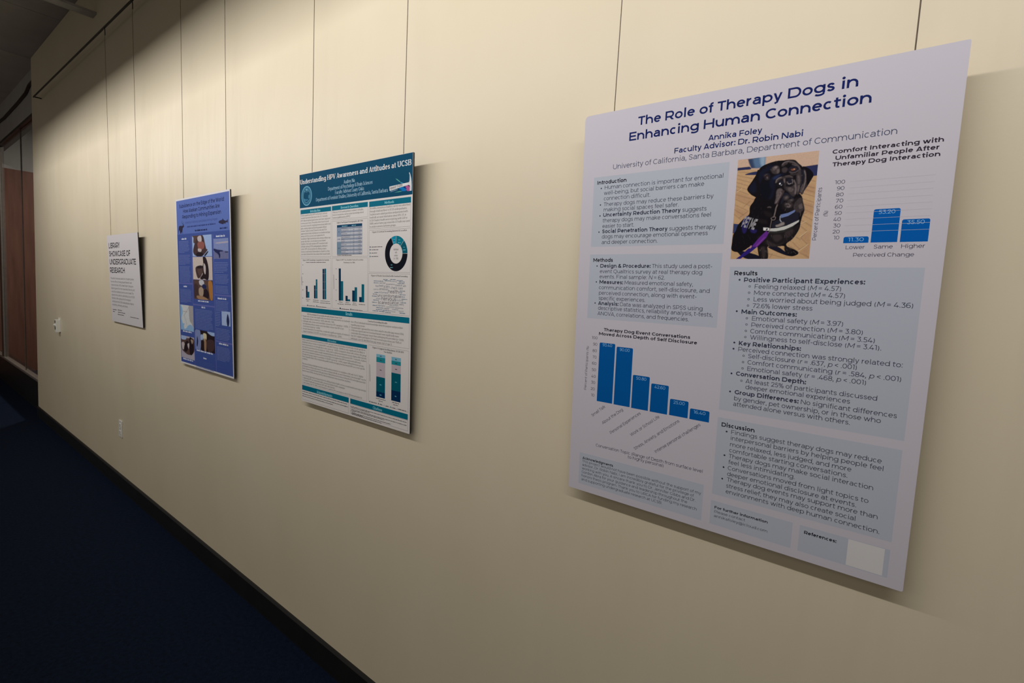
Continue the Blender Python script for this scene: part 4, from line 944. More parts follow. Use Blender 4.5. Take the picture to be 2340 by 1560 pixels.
   ('p','hiC',[(464.3,737.2),(469.8,738.1),(473.1,724.0),(473.6,710.1),(469.5,699.6),(465.6,704.6),(465.1,718.6)],1),
   ('p','hiB',[(466.1,732.4),(469.3,732.8),(471.1,722.6),(468.7,718.2)],1),
   ('p','hiB',[(468.2,715.2),(470.9,716.5),(471.0,707.2),(468.4,704.4)],1),
   ('p','black',[(470.7,744.2),(475.9,740.5),(476.0,722.2),(473.8,707.0),(470.8,701.1),(472.3,716.4),(473.4,728.6)],1),
   ('p','hiC',[(475.5,745.2),(479.1,738.7),(481.2,723.2),(479.9,709.6),(477.3,699.0),(473.3,701.6),(474.3,710.0),(476.9,720.6),(477.2,732.8)],1),
   ('l','hiA',[(476.9,742.0),(479.9,732.5),(480.1,723.3),(478.2,712.8),(475.5,703.8)],1.3),
   ('l','hiB',[(476.4,717.5),(474.3,710.0),(473.7,703.2)],1.6),
   ('p','dog',[(480.5,738.5),(487.3,736.3),(492.5,731.2),(488.3,724.0),(483.5,715.3),(481.4,724.7)],1),
   ('p','dogblue',[(419.1,730.8),(428.8,739.3),(438.9,740.6),(444.8,739.2),(436.5,734.6),(428.2,728.3),(426.1,717.4),(421.9,714.6)],1),
   ('p','dogblue2',[(423.3,733.5),(430.4,737.9),(437.6,739.2),(433.6,734.9),(428.0,730.7)],1),
   ('p','nose',[(430.0,725.0),(430.9,731.2),(436.5,734.6),(445.1,736.4),(453.7,735.8),(459.8,731.5),(462.5,725.0),(461.6,718.9),(458.2,716.1),(446.8,715.6),(438.1,714.8),(432.0,718.5)],1),
   ('p','hiC',[(431.0,729.6),(436.6,733.5),(445.2,735.1),(453.8,734.5),(458.4,730.8),(452.7,731.4),(445.5,731.0),(443.1,725.3),(441.2,731.0),(435.6,728.4),(432.2,724.8)],1),
   ('l','hiA',[(430.0,724.2),(430.7,729.6),(434.5,732.7),(439.2,733.8)],1.4),
   ('l','hiB',[(445.2,735.1),(452.4,735.3),(458.3,731.9)],1.4),
   ('p','hiC',[(442.0,731.7),(445.5,731.6),(447.0,723.4),(447.3,712.4),(445.3,712.6),(444.1,723.6)],1),
   ('l','hiA',[(444.1,730.7),(445.0,723.6)],1.2),
   ('l','black',[(445.4,722.0),(446.9,708.5)],1),
   ('p','black',[(434.8,723.7),(436.4,727.2),(440.3,727.5),(442.7,723.5),(441.6,718.9),(437.5,718.6),(435.0,720.6)],1),
   ('p','black',[(449.1,726.3),(451.1,729.5),(454.6,729.5),(456.9,725.9),(456.1,721.6),(452.1,721.3)],1),
   ('p','white',[(435.7,722.5),(437.7,723.9),(438.5,721.3),(436.8,720.4)],1),
   ('p','grey',[(438.9,719.4),(440.9,720.2),(440.7,718.6),(439.3,718.3)],1),
   ('l','grey2',[(451.0,720.7),(453.7,719.6),(456.7,721.2)],1.4),
   ('l','hiA',[(449.2,724.7),(450.3,722.1),(452.9,720.3)],1.1),
   ('l','hiA',[(457.2,728.6),(459.0,724.6),(458.5,720.0)],1.2),
   ('p','hiC',[(447.5,715.5),(456.9,714.7),(462.6,718.8),(465.2,713.9),(465.7,703.0),(463.5,696.2),(458.2,699.0),(452.7,705.7),(448.5,709.2)],1),
   ('p','hiB',[(451.3,712.8),(458.5,713.0),(461.8,708.0),(457.7,705.3),(453.2,708.0)],1),
   ('p','hiB',[(461.7,717.3),(464.7,715.5),(465.6,704.6),(463.6,700.1),(463.3,709.4)],1),
   ('l','hiA',[(460.9,726.7),(464.0,718.7),(465.6,709.3),(465.0,700.0)],1.2),
   ('p','hiB',[(432.7,709.7),(438.3,713.2),(442.9,709.6),(442.1,701.8),(437.6,694.3),(434.6,686.6),(431.0,685.3),(432.4,694.7)],1),
   ('p','dogpink',[(439.5,706.8),(445.9,708.6),(443.7,700.1),(439.2,692.6),(436.9,684.9),(434.0,684.3),(436.9,694.4)],1),
   ('l','hiA',[(438.0,706.9),(441.2,704.3),(438.8,697.4),(435.7,690.5),(433.1,686.7)],1.2),
   ('p','black',[(443.8,698.6),(447.7,704.5),(455.2,700.8),(463.7,693.1),(460.2,692.6),(452.7,696.3),(448.6,693.5),(444.9,685.9),(441.3,684.5)],1),
   ('p','hiC',[(445.4,696.9),(451.0,699.6),(455.6,696.1),(453.2,690.8),(447.4,690.4)],1),
   ('p','hiB',[(447.7,695.9),(451.9,697.6),(452.9,694.4),(449.4,692.6)],1),
   ('p','hiC',[(453.2,690.0),(460.2,692.6),(464.0,690.0),(460.7,686.3),(455.1,685.2)],1),
   ('p','hiB',[(456.9,689.7),(461.0,691.0),(460.6,688.2)],1),
   ('p','hiC',[(447.9,684.1),(453.6,685.3),(458.4,680.2),(461.5,676.9),(455.9,675.7),(449.9,677.7)],1),
   ('l','hiA',[(450.2,683.1),(454.5,683.6),(458.4,679.9),(457.2,677.2),(452.8,678.2)],1.1),
   ('p','hiC',[(464.1,679.8),(471.6,691.7),(477.3,691.3),(478.3,678.9),(481.6,672.5),(476.5,666.6),(467.9,668.7)],1),
   ('p','hiB',[(472.7,679.3),(478.0,682.0),(479.4,674.2),(474.6,672.9)],1),
   ('l','hiB',[(418.8,678.9),(422.5,679.8),(425.2,678.0)],1.6),
   ('l','furA',[(451.6,757.9),(452.1,760.5)],0.5),
   ('l','furA',[(460.6,751.6),(461.9,754.2)],0.5),
   ('l','furA',[(465.0,727.8),(467.8,727.0)],0.5),
   ('l','hiC',[(471.9,711.0),(473.8,709.8)],0.5),
   ('l','furA',[(445.7,756.3),(446.9,759.8)],0.5),
   ('l','furA',[(468.6,726.4),(471.0,726.4)],0.5),
   ('l','furA',[(466.0,734.6),(468.1,735.3)],0.5),
   ('l','furD',[(447.7,757.5),(448.4,760.6)],0.5),
   ('l','hiC',[(465.8,726.6),(469.4,725.6)],0.5),
   ('l','hiC',[(467.0,722.6),(469.8,723.0)],0.5),
   ('l','hiC',[(465.3,728.1),(466.7,728.6)],0.5),
   ('l','hiC',[(469.4,701.8),(471.4,700.7)],0.5),
   ('l','furD',[(467.8,717.1),(470.7,717.0)],0.5),
   ('l','hiC',[(460.6,753.4),(460.8,755.9)],0.5),
   ('l','furA',[(470.7,711.3),(473.0,710.7)],0.5),
   ('l','furA',[(460.0,747.3),(461.8,748.8)],0.5),
   ('l','furA',[(471.4,732.8),(474.4,734.1)],0.5),
   ('l','furA',[(470.0,725.3),(473.0,724.2)],0.5),
   ('l','furD',[(464.4,750.5),(465.3,752.3)],0.5),
   ('l','hiC',[(463.8,735.0),(465.8,735.6)],0.5),
   ('l','furD',[(472.4,714.7),(474.0,713.2)],0.5),
   ('l','furD',[(463.8,739.4),(465.5,741.7)],0.5),
   ('l','furD',[(470.6,721.2),(474.1,720.9)],0.5),
   ('l','hiC',[(463.8,732.5),(465.3,733.8)],0.5),
   ('l','furA',[(472.2,720.5),(473.9,720.2)],0.5),
   ('l','furA',[(462.0,746.0),(463.3,746.9)],0.5),
   ('l','hiC',[(470.2,703.9),(472.1,701.0)],0.5),
   ('l','furD',[(466.5,728.1),(469.1,728.5)],0.5),
   ('l','furA',[(460.9,744.3),(461.5,746.1)],0.5),
   ('l','furD',[(469.5,736.5),(471.2,737.0)],0.5),
   ('l','furD',[(425.8,745.9),(423.9,746.8)],0.5),
   ('l','furD',[(422.6,750.9),(420.4,752.9)],0.5),
   ('l','furA',[(427.4,750.0),(426.3,751.7)],0.5),
   ('l','furD',[(422.7,748.9),(421.4,751.1)],0.5),
   ('l','furA',[(424.2,746.5),(422.2,749.4)],0.5),
   ('l','furD',[(431.8,751.6),(429.6,753.7)],0.5),
   ('l','furA',[(427.6,746.1),(425.3,748.1)],0.5),
   ('l','furD',[(429.0,746.4),(427.1,748.1)],0.5),
   ('l','furD',[(420.6,750.4),(419.4,752.2)],0.5),
   ('l','furA',[(420.9,749.2),(417.9,750.7)],0.5),
   ('l','furD',[(423.2,749.4),(420.8,750.7)],0.5),
   ('l','furA',[(422.7,748.9),(421.4,751.2)],0.5),
   ('l','dogblue',[(420.6,754.7),(417.5,757.3)],0.5),
   ('l','dogblue',[(414.6,758.1),(411.2,760.7)],0.5),
   ('l','furC',[(428.9,760.7),(426.7,763.6)],0.5),
   ('l','furC',[(411.9,753.9),(408.9,756.0)],0.5),
   ('l','dogblue',[(424.4,756.9),(422.4,759.2)],0.5),
   ('l','dogblue',[(418.9,759.2),(417.3,762.2)],0.5),
   ('l','furC',[(424.6,760.6),(422.9,763.6)],0.5),
   ('l','furC',[(430.0,760.3),(427.3,763.2)],0.5),
   ('l','dogblue',[(427.0,758.0),(425.8,760.3)],0.5),
   ('l','dogblue',[(419.2,759.8),(417.3,763.5)],0.5),
   ('l','dogblue',[(413.1,758.2),(410.7,759.8)],0.5),
   ('l','furC',[(428.2,762.8),(426.3,766.3)],0.5),
   ('l','furC',[(417.7,759.4),(415.4,761.2)],0.5),
   ('l','furC',[(412.7,758.4),(410.7,760.3)],0.5),
   ('l','furA',[(476.0,704.9),(476.2,701.0)],0.5),
   ('l','furD',[(475.7,722.0),(473.9,719.3)],0.5),
   ('l','furA',[(478.9,723.7),(479.2,719.9)],0.5),
   ('l','furA',[(477.8,710.9),(478.2,709.0)],0.5),
   ('l','furD',[(475.8,700.7),(474.8,699.1)],0.5),
   ('l','furD',[(477.5,713.0),(476.3,710.4)],0.5),
   ('l','furD',[(477.7,715.0),(476.6,713.3)],0.5),
   ('l','furD',[(477.4,734.6),(476.5,731.9)],0.5),
   ('l','furA',[(480.9,725.4),(479.8,722.9)],0.5),
   ('l','furD',[(480.5,726.4),(480.3,724.1)],0.5),
   ('l','furD',[(475.9,708.3),(475.7,705.1)],0.5),
   ('l','furA',[(476.1,704.0),(475.2,702.5)],0.5),
   ('l','furD',[(433.3,697.0),(432.5,695.2)],0.5),
   ('l','hiA',[(438.4,700.6),(437.1,698.9)],0.5),
   ('l','furD',[(438.3,707.9),(437.5,705.7)],0.5),
   ('l','furA',[(436.9,708.6),(435.5,707.4)],0.5),
   ('l','hiA',[(435.0,694.9),(433.8,692.8)],0.5),
   ('l','furA',[(435.7,693.0),(435.0,691.0)],0.5),
   ('l','furA',[(436.4,693.8),(436.1,691.8)],0.5),
   ('l','furA',[(436.8,707.9),(435.4,706.3)],0.5),
   ('l','furD',[(433.6,703.6),(432.2,702.0)],0.5),
   ('l','furA',[(437.2,694.8),(435.8,693.4)],0.5),
   ('l','hiA',[(436.8,701.5),(435.2,699.5)],0.5),
   ('l','furD',[(433.9,694.2),(433.7,692.6)],0.5),
   ('l','furB',[(464.4,707.1),(464.9,705.9)],0.5),
   ('l','furB',[(462.5,711.1),(463.5,709.0)],0.5),
   ('l','furD',[(462.9,713.3),(464.0,710.7)],0.5),
   ('l','furB',[(460.7,712.7),(460.9,711.2)],0.5),
   ('l','furA',[(462.7,714.8),(463.6,712.5)],0.5),
   ('l','furA',[(463.7,710.7),(464.7,709.0)],0.5),
   ('l','furD',[(458.1,712.5),(458.9,710.9)],0.5),
   ('l','furD',[(455.5,709.3),(456.0,707.5)],0.5),
   ('l','furB',[(461.4,711.0),(462.4,709.2)],0.5),
   ('l','furD',[(459.4,707.8),(459.9,706.7)],0.5),
   ('l','furA',[(460.5,703.7),(461.6,701.1)],0.5),
   ('l','furD',[(458.4,713.3),(458.6,710.6)],0.5),
   ('l','furB',[(451.8,712.5),(452.8,710.2)],0.5),
   ('l','furD',[(457.3,710.3),(457.9,707.6)],0.5),
   ('l','furB',[(461.7,707.6),(462.8,705.3)],0.5),
   ('l','furA',[(453.7,713.6),(454.5,712.0)],0.5),
   ('l','furA',[(477.5,662.1),(476.2,658.8)],0.5),
   ('l','furD',[(458.1,674.1),(457.2,671.0)],0.5),
   ('l','furC',[(460.2,675.7),(459.7,671.3)],0.5),
   ('l','furB',[(472.8,691.0),(472.9,687.4)],0.5),
   ('l','furB',[(453.4,686.4),(454.6,681.2)],0.5),
   ('l','furD',[(451.9,687.6),(451.8,683.9)],0.5),
   ('l','furD',[(476.8,680.9),(475.9,679.1)],0.5),
   ('l','furD',[(451.8,675.8),(451.2,672.9)],0.5),
   ('l','furB',[(457.6,684.6),(456.4,680.8)],0.5),
   ('l','furC',[(466.2,688.0),(465.7,685.8)],0.5),
   ('l','furA',[(458.0,687.0),(457.5,684.3)],0.5),
   ('l','furA',[(475.7,669.6),(475.6,665.8)],0.5),
   ('l','furB',[(478.8,679.9),(478.2,675.9)],0.5),
   ('l','furD',[(467.6,678.7),(468.2,676.4)],0.5),
   ('l','furB',[(457.3,687.1),(457.0,683.2)],0.5),
   ('l','furB',[(459.8,689.0),(459.2,687.0)],0.5),
   ('l','furB',[(475.1,669.7),(474.2,667.3)],0.5),
   ('l','furA',[(450.5,674.2),(450.2,670.2)],0.5),
   ('l','furC',[(469.3,686.5),(468.7,682.8)],0.5),
   ('l','furA',[(478.0,678.9),(478.6,673.9)],0.5),
   ('l','furA',[(476.1,666.9),(476.6,662.7)],0.5),
   ('l','furC',[(455.4,688.0),(455.7,685.3)],0.5),
   ('l','furB',[(475.7,684.9),(475.2,681.5)],0.5),
   ('l','furA',[(466.8,680.1),(466.4,677.7)],0.5),
   ('l','furA',[(465.4,676.9),(465.8,674.3)],0.5),
   ('l','furC',[(453.0,687.1),(452.9,684.5)],0.5),
   ('l','furA',[(459.7,681.4),(459.9,679.1)],0.5),
   ('l','furC',[(445.6,675.9),(446.0,673.5)],0.5),
   ('l','furA',[(476.8,665.8),(476.6,661.4)],0.5),
   ('l','furD',[(458.4,671.6),(458.1,668.0)],0.5),
   ('l','furB',[(452.0,676.8),(451.9,673.0)],0.5),
   ('l','furC',[(472.3,674.8),(471.5,671.7)],0.5),
   ('l','furC',[(464.7,686.6),(465.4,683.8)],0.5),
   ('l','furB',[(453.5,670.5),(453.5,665.3)],0.5),
   ('l','furC',[(455.7,621.4),(455.9,616.6)],0.5),
   ('l','furD',[(446.3,607.4),(447.4,602.9)],0.5),
   ('l','furC',[(439.9,607.6),(440.6,601.6)],0.5),
   ('l','furD',[(453.6,621.1),(453.9,618.5)],0.5),
   ('l','furA',[(429.7,626.5),(430.7,622.2)],0.5),
   ('l','furD',[(409.5,620.4),(409.7,616.5)],0.5),
   ('l','furA',[(425.2,609.2),(427.6,606.0)],0.5),
   ('l','furD',[(420.9,616.3),(422.9,612.1)],0.5),
   ('l','furC',[(422.0,616.3),(423.8,611.9)],0.5),
   ('l','furB',[(456.9,621.6),(457.6,615.5)],0.5),
   ('l','furB',[(440.8,619.6),(443.4,616.0)],0.5),
   ('l','furC',[(430.7,621.4),(434.0,617.0)],0.5),
   ('l','furA',[(465.7,622.1),(467.8,618.0)],0.5),
   ('l','furC',[(462.8,629.2),(462.9,624.8)],0.5),
   ('l','furC',[(469.1,633.3),(470.4,629.1)],0.5),
   ('l','furC',[(446.5,625.1),(449.7,620.0)],0.5),
   ('l','furB',[(458.4,616.4),(459.3,610.8)],0.5),
   ('l','furC',[(454.9,619.5),(457.0,616.0)],0.5),
   ('l','furD',[(463.5,617.0),(465.1,612.3)],0.5),
   ('l','furC',[(442.5,613.3),(443.4,610.8)],0.5),
   ('l','furA',[(453.5,625.2),(453.5,619.7)],0.5),
   ('l','furC',[(419.9,624.9),(422.7,620.4)],0.5),
   ('l','furB',[(453.8,628.3),(456.0,624.8)],0.5),
   ('l','furD',[(463.0,630.7),(465.0,625.2)],0.5),
   ('l','furB',[(469.9,624.7),(471.0,621.9)],0.5),
   ('l','furD',[(426.6,620.6),(426.6,616.8)],0.5),
   ('l','furD',[(415.1,619.0),(415.2,616.3)],0.5),
   ('l','furB',[(441.1,616.8),(443.8,613.1)],0.5),
   ('l','furC',[(432.7,609.4),(434.5,605.8)],0.5),
   ('l','furD',[(424.1,625.7),(427.2,620.6)],0.5),
   ('l','furB',[(432.9,623.0),(433.9,619.4)],0.5),
   ('l','furD',[(457.1,627.9),(460.2,623.3)],0.5),
   ('l','furA',[(413.2,616.9),(413.2,612.9)],0.5),
   ('l','furD',[(473.7,636.1),(474.7,631.0)],0.5),
   ('l','furC',[(426.6,611.7),(429.1,606.2)],0.5),
   ('l','furC',[(473.3,635.5),(473.6,632.4)],0.5),
   ('l','furA',[(423.4,615.7),(423.8,613.1)],0.5),
   ('l','furD',[(431.0,618.2),(432.7,615.6)],0.5),
   ('l','furB',[(423.2,614.5),(425.6,609.8)],0.5),
   ('l','furB',[(428.4,613.2),(428.5,608.0)],0.5),
   ('l','furB',[(420.6,586.8),(420.8,583.8)],0.5),
   ('l','furA',[(421.0,597.1),(421.7,594.3)],0.5),
   ('l','furB',[(423.0,595.5),(422.4,592.8)],0.5),
   ('l','furB',[(421.3,596.5),(420.3,592.2)],0.5),
   ('l','furB',[(416.9,586.2),(416.9,583.3)],0.5),
   ('l','furB',[(416.9,589.6),(417.3,585.3)],0.5),
   ('l','furC',[(419.5,595.7),(419.6,592.3)],0.5),
   ('l','furA',[(419.2,585.3),(420.7,580.4)],0.5),
   ('l','furA',[(421.9,596.4),(421.2,593.2)],0.5),
   ('l','furA',[(423.9,596.4),(425.6,591.6)],0.5),
   ('l','furA',[(416.6,582.7),(415.6,579.2)],0.5),
   ('l','furA',[(411.3,599.2),(412.0,594.9)],0.5),
   ('l','furC',[(414.7,601.1),(415.4,597.8)],0.5),
   ('l','furA',[(412.5,598.5),(413.0,595.5)],0.5),
   ('l','furA',[(414.5,601.9),(413.6,597.4)],0.5),
   ('l','furB',[(415.7,587.8),(415.3,585.1)],0.5),
   ('l','furB',[(465.3,591.6),(467.7,589.8)],0.5),
   ('l','furB',[(470.4,594.9),(472.4,592.3)],0.5),
   ('l','furA',[(457.3,598.3),(460.5,596.7)],0.5),
   ('l','furA',[(463.5,600.3),(466.8,598.5)],0.5),
   ('l','furA',[(470.5,593.6),(473.1,592.5)],0.5),
   ('l','furA',[(473.5,591.6),(475.7,589.4)],0.5),
   ('l','furD',[(465.3,592.3),(467.4,590.5)],0.5),
   ('l','furD',[(456.3,598.3),(458.5,597.4)],0.5),
   ('l','furA',[(467.3,593.3),(469.0,592.1)],0.5),
   ('l','furB',[(466.2,591.6),(467.9,590.4)],0.5),
   ('l','furD',[(469.5,590.1),(472.3,587.1)],0.5),
   ('l','furA',[(461.5,591.6),(463.2,590.5)],0.5),
   ('l','furC',[(395.3,665.5),(395.9,659.3)],0.5),
   ('l','furC',[(410.6,672.9),(408.2,667.3)],0.5),
   ('l','furC',[(404.3,664.1),(402.9,658.8)],0.5),
   ('l','furC',[(402.1,663.6),(399.2,658.5)],0.5),
   ('l','furD',[(397.5,658.3),(396.1,652.8)],0.5),
   ('l','furD',[(390.4,665.2),(389.4,660.4)],0.5),
   ('l','furD',[(400.6,668.9),(399.9,664.6)],0.5),
   ('l','furD',[(390.3,679.7),(387.7,675.3)],0.5),
   ('l','furC',[(395.3,681.6),(395.6,676.9)],0.5),
   ('l','furD',[(404.8,678.8),(402.5,673.5)],0.5),
   ('l','furC',[(403.1,666.5),(401.8,660.8)],0.5),
   ('l','furC',[(407.3,680.2),(407.6,675.3)],0.5),
   ('l','furC',[(388.9,662.7),(389.4,657.4)],0.5),
   ('l','furD',[(398.7,659.7),(398.3,655.4)],0.5),
   ('l','furD',[(396.5,676.5),(395.8,670.3)],0.5),
   ('l','furC',[(403.4,646.1),(403.2,643.1)],0.5),
   ('l','furD',[(399.8,662.1),(398.1,657.6)],0.5),
   ('l','furD',[(406.5,647.5),(405.0,643.6)],0.5),
   ('l','furC',[(392.8,673.7),(391.7,667.9)],0.5),
   ('l','furD',[(411.9,661.2),(412.2,657.4)],0.5),
   ('l','furC',[(391.2,623.6),(392.3,617.1)],0.5),
   ('l','furD',[(391.7,607.8),(393.6,602.1)],0.5),
   ('l','furD',[(388.6,629.9),(390.2,627.2)],0.5),
   ('l','furC',[(380.1,615.9),(382.2,611.4)],0.5),
   ('l','furD',[(375.2,603.0),(377.3,600.6)],0.5),
   ('l','furD',[(372.0,629.9),(372.9,625.1)],0.5),
   ('l','furD',[(365.1,611.3),(367.0,606.9)],0.5),
   ('l','furC',[(386.7,627.4),(390.6,622.5)],0.5),
   ('l','furD',[(373.1,609.9),(373.4,606.2)],0.5),
   ('l','furD',[(385.0,628.4),(386.1,625.5)],0.5),
   ('l','furC',[(364.8,610.4),(366.1,607.2)],0.5),
   ('l','furD',[(388.7,624.6),(388.9,621.2)],0.5),
   ('l','furC',[(371.2,613.9),(372.3,610.9)],0.5),
   ('l','furD',[(379.1,618.2),(382.4,614.6)],0.5),
   ('l','furC',[(395.5,615.5),(399.5,610.4)],0.5),
   ('l','furC',[(376.5,626.2),(381.0,621.1)],0.5),
   ('p','strapb',[(442.6,663.8),(455.9,666.4),(467.4,671.8),(467.1,667.5),(456.4,660.6),(444.8,657.5)],0),
   ('p','black',[(444.6,656.4),(456.5,659.4),(469.1,667.4),(473.8,665.7),(474.9,652.3),(455.2,642.2),(439.2,638.4),(429.4,640.0),(430.0,650.4)],0),
   ('p','strapw',[(426.1,638.4),(439.2,638.7),(455.2,642.6),(475.6,652.3),(475.3,649.0),(466.0,641.4),(451.8,635.0),(437.0,632.6),(425.1,633.4)],0),
   ('p','strapd',[(425.1,633.3),(437.0,632.4),(451.8,634.7),(466.0,641.1),(470.9,645.3),(464.9,637.8),(452.1,631.0),(437.3,629.0),(426.1,629.7)],0),
   ('p','white',[(414.4,640.9),(423.9,639.9),(426.1,637.9),(425.7,634.5),(415.1,635.2)],0),
   ('p','black',[(420.0,638.9),(423.3,638.5),(421.5,635.1),(419.3,635.3)],0),
   ('l','chain',[(436.2,683.4),(434.0,676.9),(433.3,669.5),(431.9,660.7),(429.3,659.4)],2.2),
   ('l','chain',[(427.9,659.5),(426.7,657.3),(429.7,654.2),(433.8,654.7),(435.1,659.1),(432.6,660.7)],1.4),
   ('l','chain',[(428.2,655.0),(426.7,640.1),(424.7,629.7)],1.2),
   ('l','chain2',[(442.8,661.6),(442.7,654.2),(445.8,649.7)],1.6),
   ('p','tag',[(436.0,644.2),(440.7,645.5),(447.9,649.6),(451.0,647.9),(450.3,644.3),(443.1,641.7),(437.7,640.9)],1),
   ('p','leash2',[(420.8,634.4),(425.0,629.7),(421.2,620.8),(413.4,611.9),(405.6,603.0),(394.7,593.2),(387.8,588.6),(376.5,580.4),(368.0,580.5),(377.4,587.9),(387.0,597.9),(396.6,606.2),(407.1,619.7),(416.2,630.0)],0),
   ('p','leash1',[(420.8,634.4),(425.0,629.7),(421.2,620.8),(413.4,611.9),(405.6,603.0),(396.8,604.7),(407.1,619.7),(416.2,630.0)],0),
   ('p','leash3',[(418.0,622.4),(419.9,622.6),(410.7,610.2),(405.4,605.1),(403.3,606.1),(410.4,614.1)],0),
   ('p','pinkhi',[(391.1,602.5),(395.1,607.0),(396.1,603.9),(393.4,600.9)],1),
  ]),
 ]),
 'p3': dict(x=-1.9969, y=-0.0240, z=1.1064, w=691.2, h=921.2, tilt=0.03257, parts=[
  ('header_band',None,0.3,'dark teal title band',[
   ('r','teal0',2.5,789.7,690.2,920.2),
  ]),
  ('title_lettering',0,0.55,None,[
   ('t', 'white', 'fB', 26.7, 5.9, 882.4, 684.6, 'Understanding HPV Awareness and Attitudes at UCSB'),
   ('t', 'paleblue', 'fR', 18.9, 308.3, 858.6, 377.3, 'Audrey Na'),
   ('t', 'paleblue', 'fR', 18.9, 205.4, 842.5, 481.0, 'Department of Psychology & Brain Sciences'),
   ('t', 'paleblue', 'fR', 18.9, 252.6, 825.7, 432.3, 'Faculty Advisor: Laury Oaks'),
   ('t', 'paleblue', 'fR', 18.9, 121.4, 808.4, 564.7, 'Department of Feminist Studies, University of California, Santa Barbara'),
  ]),
  ('university_seal',0,0.55,'round pale-line seal',[
   ('e','seal',54.8,834.6,38.0,38.0,0.9,0,360),
   ('e','sealdim',54.8,834.6,32.7,32.7,0.86,0,360),
   ('e','seal',54.8,834.6,25.8,25.8,0.93,0,360),
   ('p','seal',[(45.4,860.3),(51.3,860.2),(53.5,863.4),(57.1,859.6),(64.3,857.9),(59.2,857.2),(58.4,853.9),(53.3,854.3),(51.9,857.8)],0),
   ('l','seal',[(36.4,851.9),(51.1,851.4),(53.3,848.6),(56.9,850.9),(70.0,851.4)],1.0),
   ('p','sealdim',[(68.3,836.4),(74.1,838.2),(76.9,831.2),(72.4,824.0),(66.7,825.9)],1),
   ('p','sealdim',[(34.5,825.3),(50.6,821.8),(59.4,821.9),(65.1,818.5),(47.6,815.9),(35.9,819.9)],1),
   ('l','sealdim',[(40.2,816.5),(50.6,818.0),(60.7,815.0),(70.9,818.0)],1.2),
  ]),
  ('department_logo',0,0.55,'pick-shaped logo with coloured facets',[
   ('p','lgreen',[(604.4,847.0),(612.5,845.3),(626.6,837.0),(630.6,833.5),(627.6,833.2),(616.6,838.6)],0),
   ('p','lcyan',[(627.6,835.0),(637.6,831.6),(646.5,828.3),(633.7,828.2)],0),
   ('p','lgreen',[(599.0,802.6),(621.1,804.9),(634.1,805.3),(639.1,803.4),(621.2,802.0)],0),
   ('p','lblue',[(621.0,814.9),(640.8,817.6),(646.7,817.0),(660.5,808.4),(656.7,802.8),(636.1,803.6),(638.0,807.8),(627.0,812.5)],0),
   ('p','lnavy',[(643.8,816.1),(651.6,817.2),(662.5,808.8),(650.7,811.7)],0),
   ('p','lpink',[(656.4,819.3),(671.9,821.3),(678.2,817.9),(678.8,812.9),(675.5,810.2),(675.2,801.2),(665.5,801.8),(658.6,806.1),(661.5,809.5),(654.5,816.3)],0),
   ('p','lplum',[(665.2,819.7),(671.9,821.1),(678.2,817.6),(678.8,813.6),(674.0,814.6),(668.1,818.8)],0),
   ('p','lsalm',[(678.8,812.9),(679.9,806.7),(676.1,802.1),(675.0,809.6)],0),
   ('p','offwhite',[(572.5,824.3),(643.6,827.9),(668.9,828.9),(674.6,830.6),(676.9,835.2),(676.7,843.9),(674.7,852.7),(672.1,859.0),(675.0,860.0),(679.0,852.2),(683.0,840.8),(685.0,828.3),(685.9,816.0),(685.5,801.6),(675.7,801.8),(679.9,807.3),(679.2,814.8),(675.8,819.4),(670.0,821.1),(660.3,819.9),(643.7,818.2),(574.2,810.1)],0),
   ('a', 'logoink', 'sB', 11.1, 577.3, 813.0, 641.2, 820.0, 'FEMINIST STUDIES'),
   ('l','offwhite',[(612.0,824.9),(612.9,815.0)],1.2),
   ('a', 'paleblue', 'sR', 7.0, 578.9, 805.5, 616.0, 809.1, 'DEPARTMENT OF'),
  ]),
  ('text_panel',None,0.3,'introduction panel',[
   ('r','line',7.8,596.0,226.1,596.9),
   ('r','line',7.8,766.3,226.1,767.2),
   ('r','line',7.8,596.0,8.7,767.2),
   ('r','line',225.2,596.0,226.1,767.2),
  ]),
  ('panel_heading',4,0.45,None,[
   ('r','teal1',7.6,765.8,226.2,782.4),
   ('t', 'headtext', 'fB', 13.4, 79.8, 769.4, 152.6, 'Introduction'),
  ]),
  ('panel_lettering',4,0.45,None,[
   ('b', 'ink3', 'fR', 9.5, 9.9, 757.1, 10.22, 219.5, 2, ['Human papillomavirus (HPV) is the most common', 'sexually transmitted infection in the U.S.¹ Currently,', 'HPV-linked oropharyngeal cancer rates have surpassed', 'cervical cancer rates. Prevention efforts have focused', 'on cervical cancer by targeting heterosexual, adolescent', 'girls, creating stigma and leaving people without', 'cervixes "underscreened". However, the only FDA-', 'approved prevention methods are vaccination and pap', 'smears, but the vaccine is not required for UC', 'enrollment. High transmission rates among college-age', 'groups also raises concern about unvaccinated', 'students. This study examines HPV awareness and', 'attitudes among UCSB undergraduates, aiming to', 'correct HPV misconceptions by offering campus', 'resources and medical information to students so they', 'can make informed decisions about their sexual health.']),
  ]),
  ('text_panel',None,0.3,'research question panel',[
   ('r','line',232.2,731.8,454.2,732.7),
   ('r','line',232.2,766.2,454.2,767.1),
   ('r','line',232.2,731.8,233.1,767.1),
   ('r','line',453.3,731.8,454.2,767.1),
  ]),
  ('panel_heading',7,0.45,None,[
   ('r','teal1',231.9,766.2,454.2,783.4),
   ('t', 'headtext', 'fB', 12.7, 289.3, 769.9, 398.9, 'Research Question'),
  ]),
  ('panel_lettering',7,0.45,None,[
   ('b', 'ink3', 'fR', 9.2, 236.7, 756.8, 9.87, 431.4, 1, ["What are UCSB undergraduate students' attitudes,", 'levels of awareness, and accurate knowledge about', 'human papillomavirus (HPV)?']),
  ]),
  ('text_panel',None,0.3,'methods panel',[
   ('r','line',462.0,689.1,683.4,690.0),
   ('r','line',462.0,764.3,683.4,765.2),
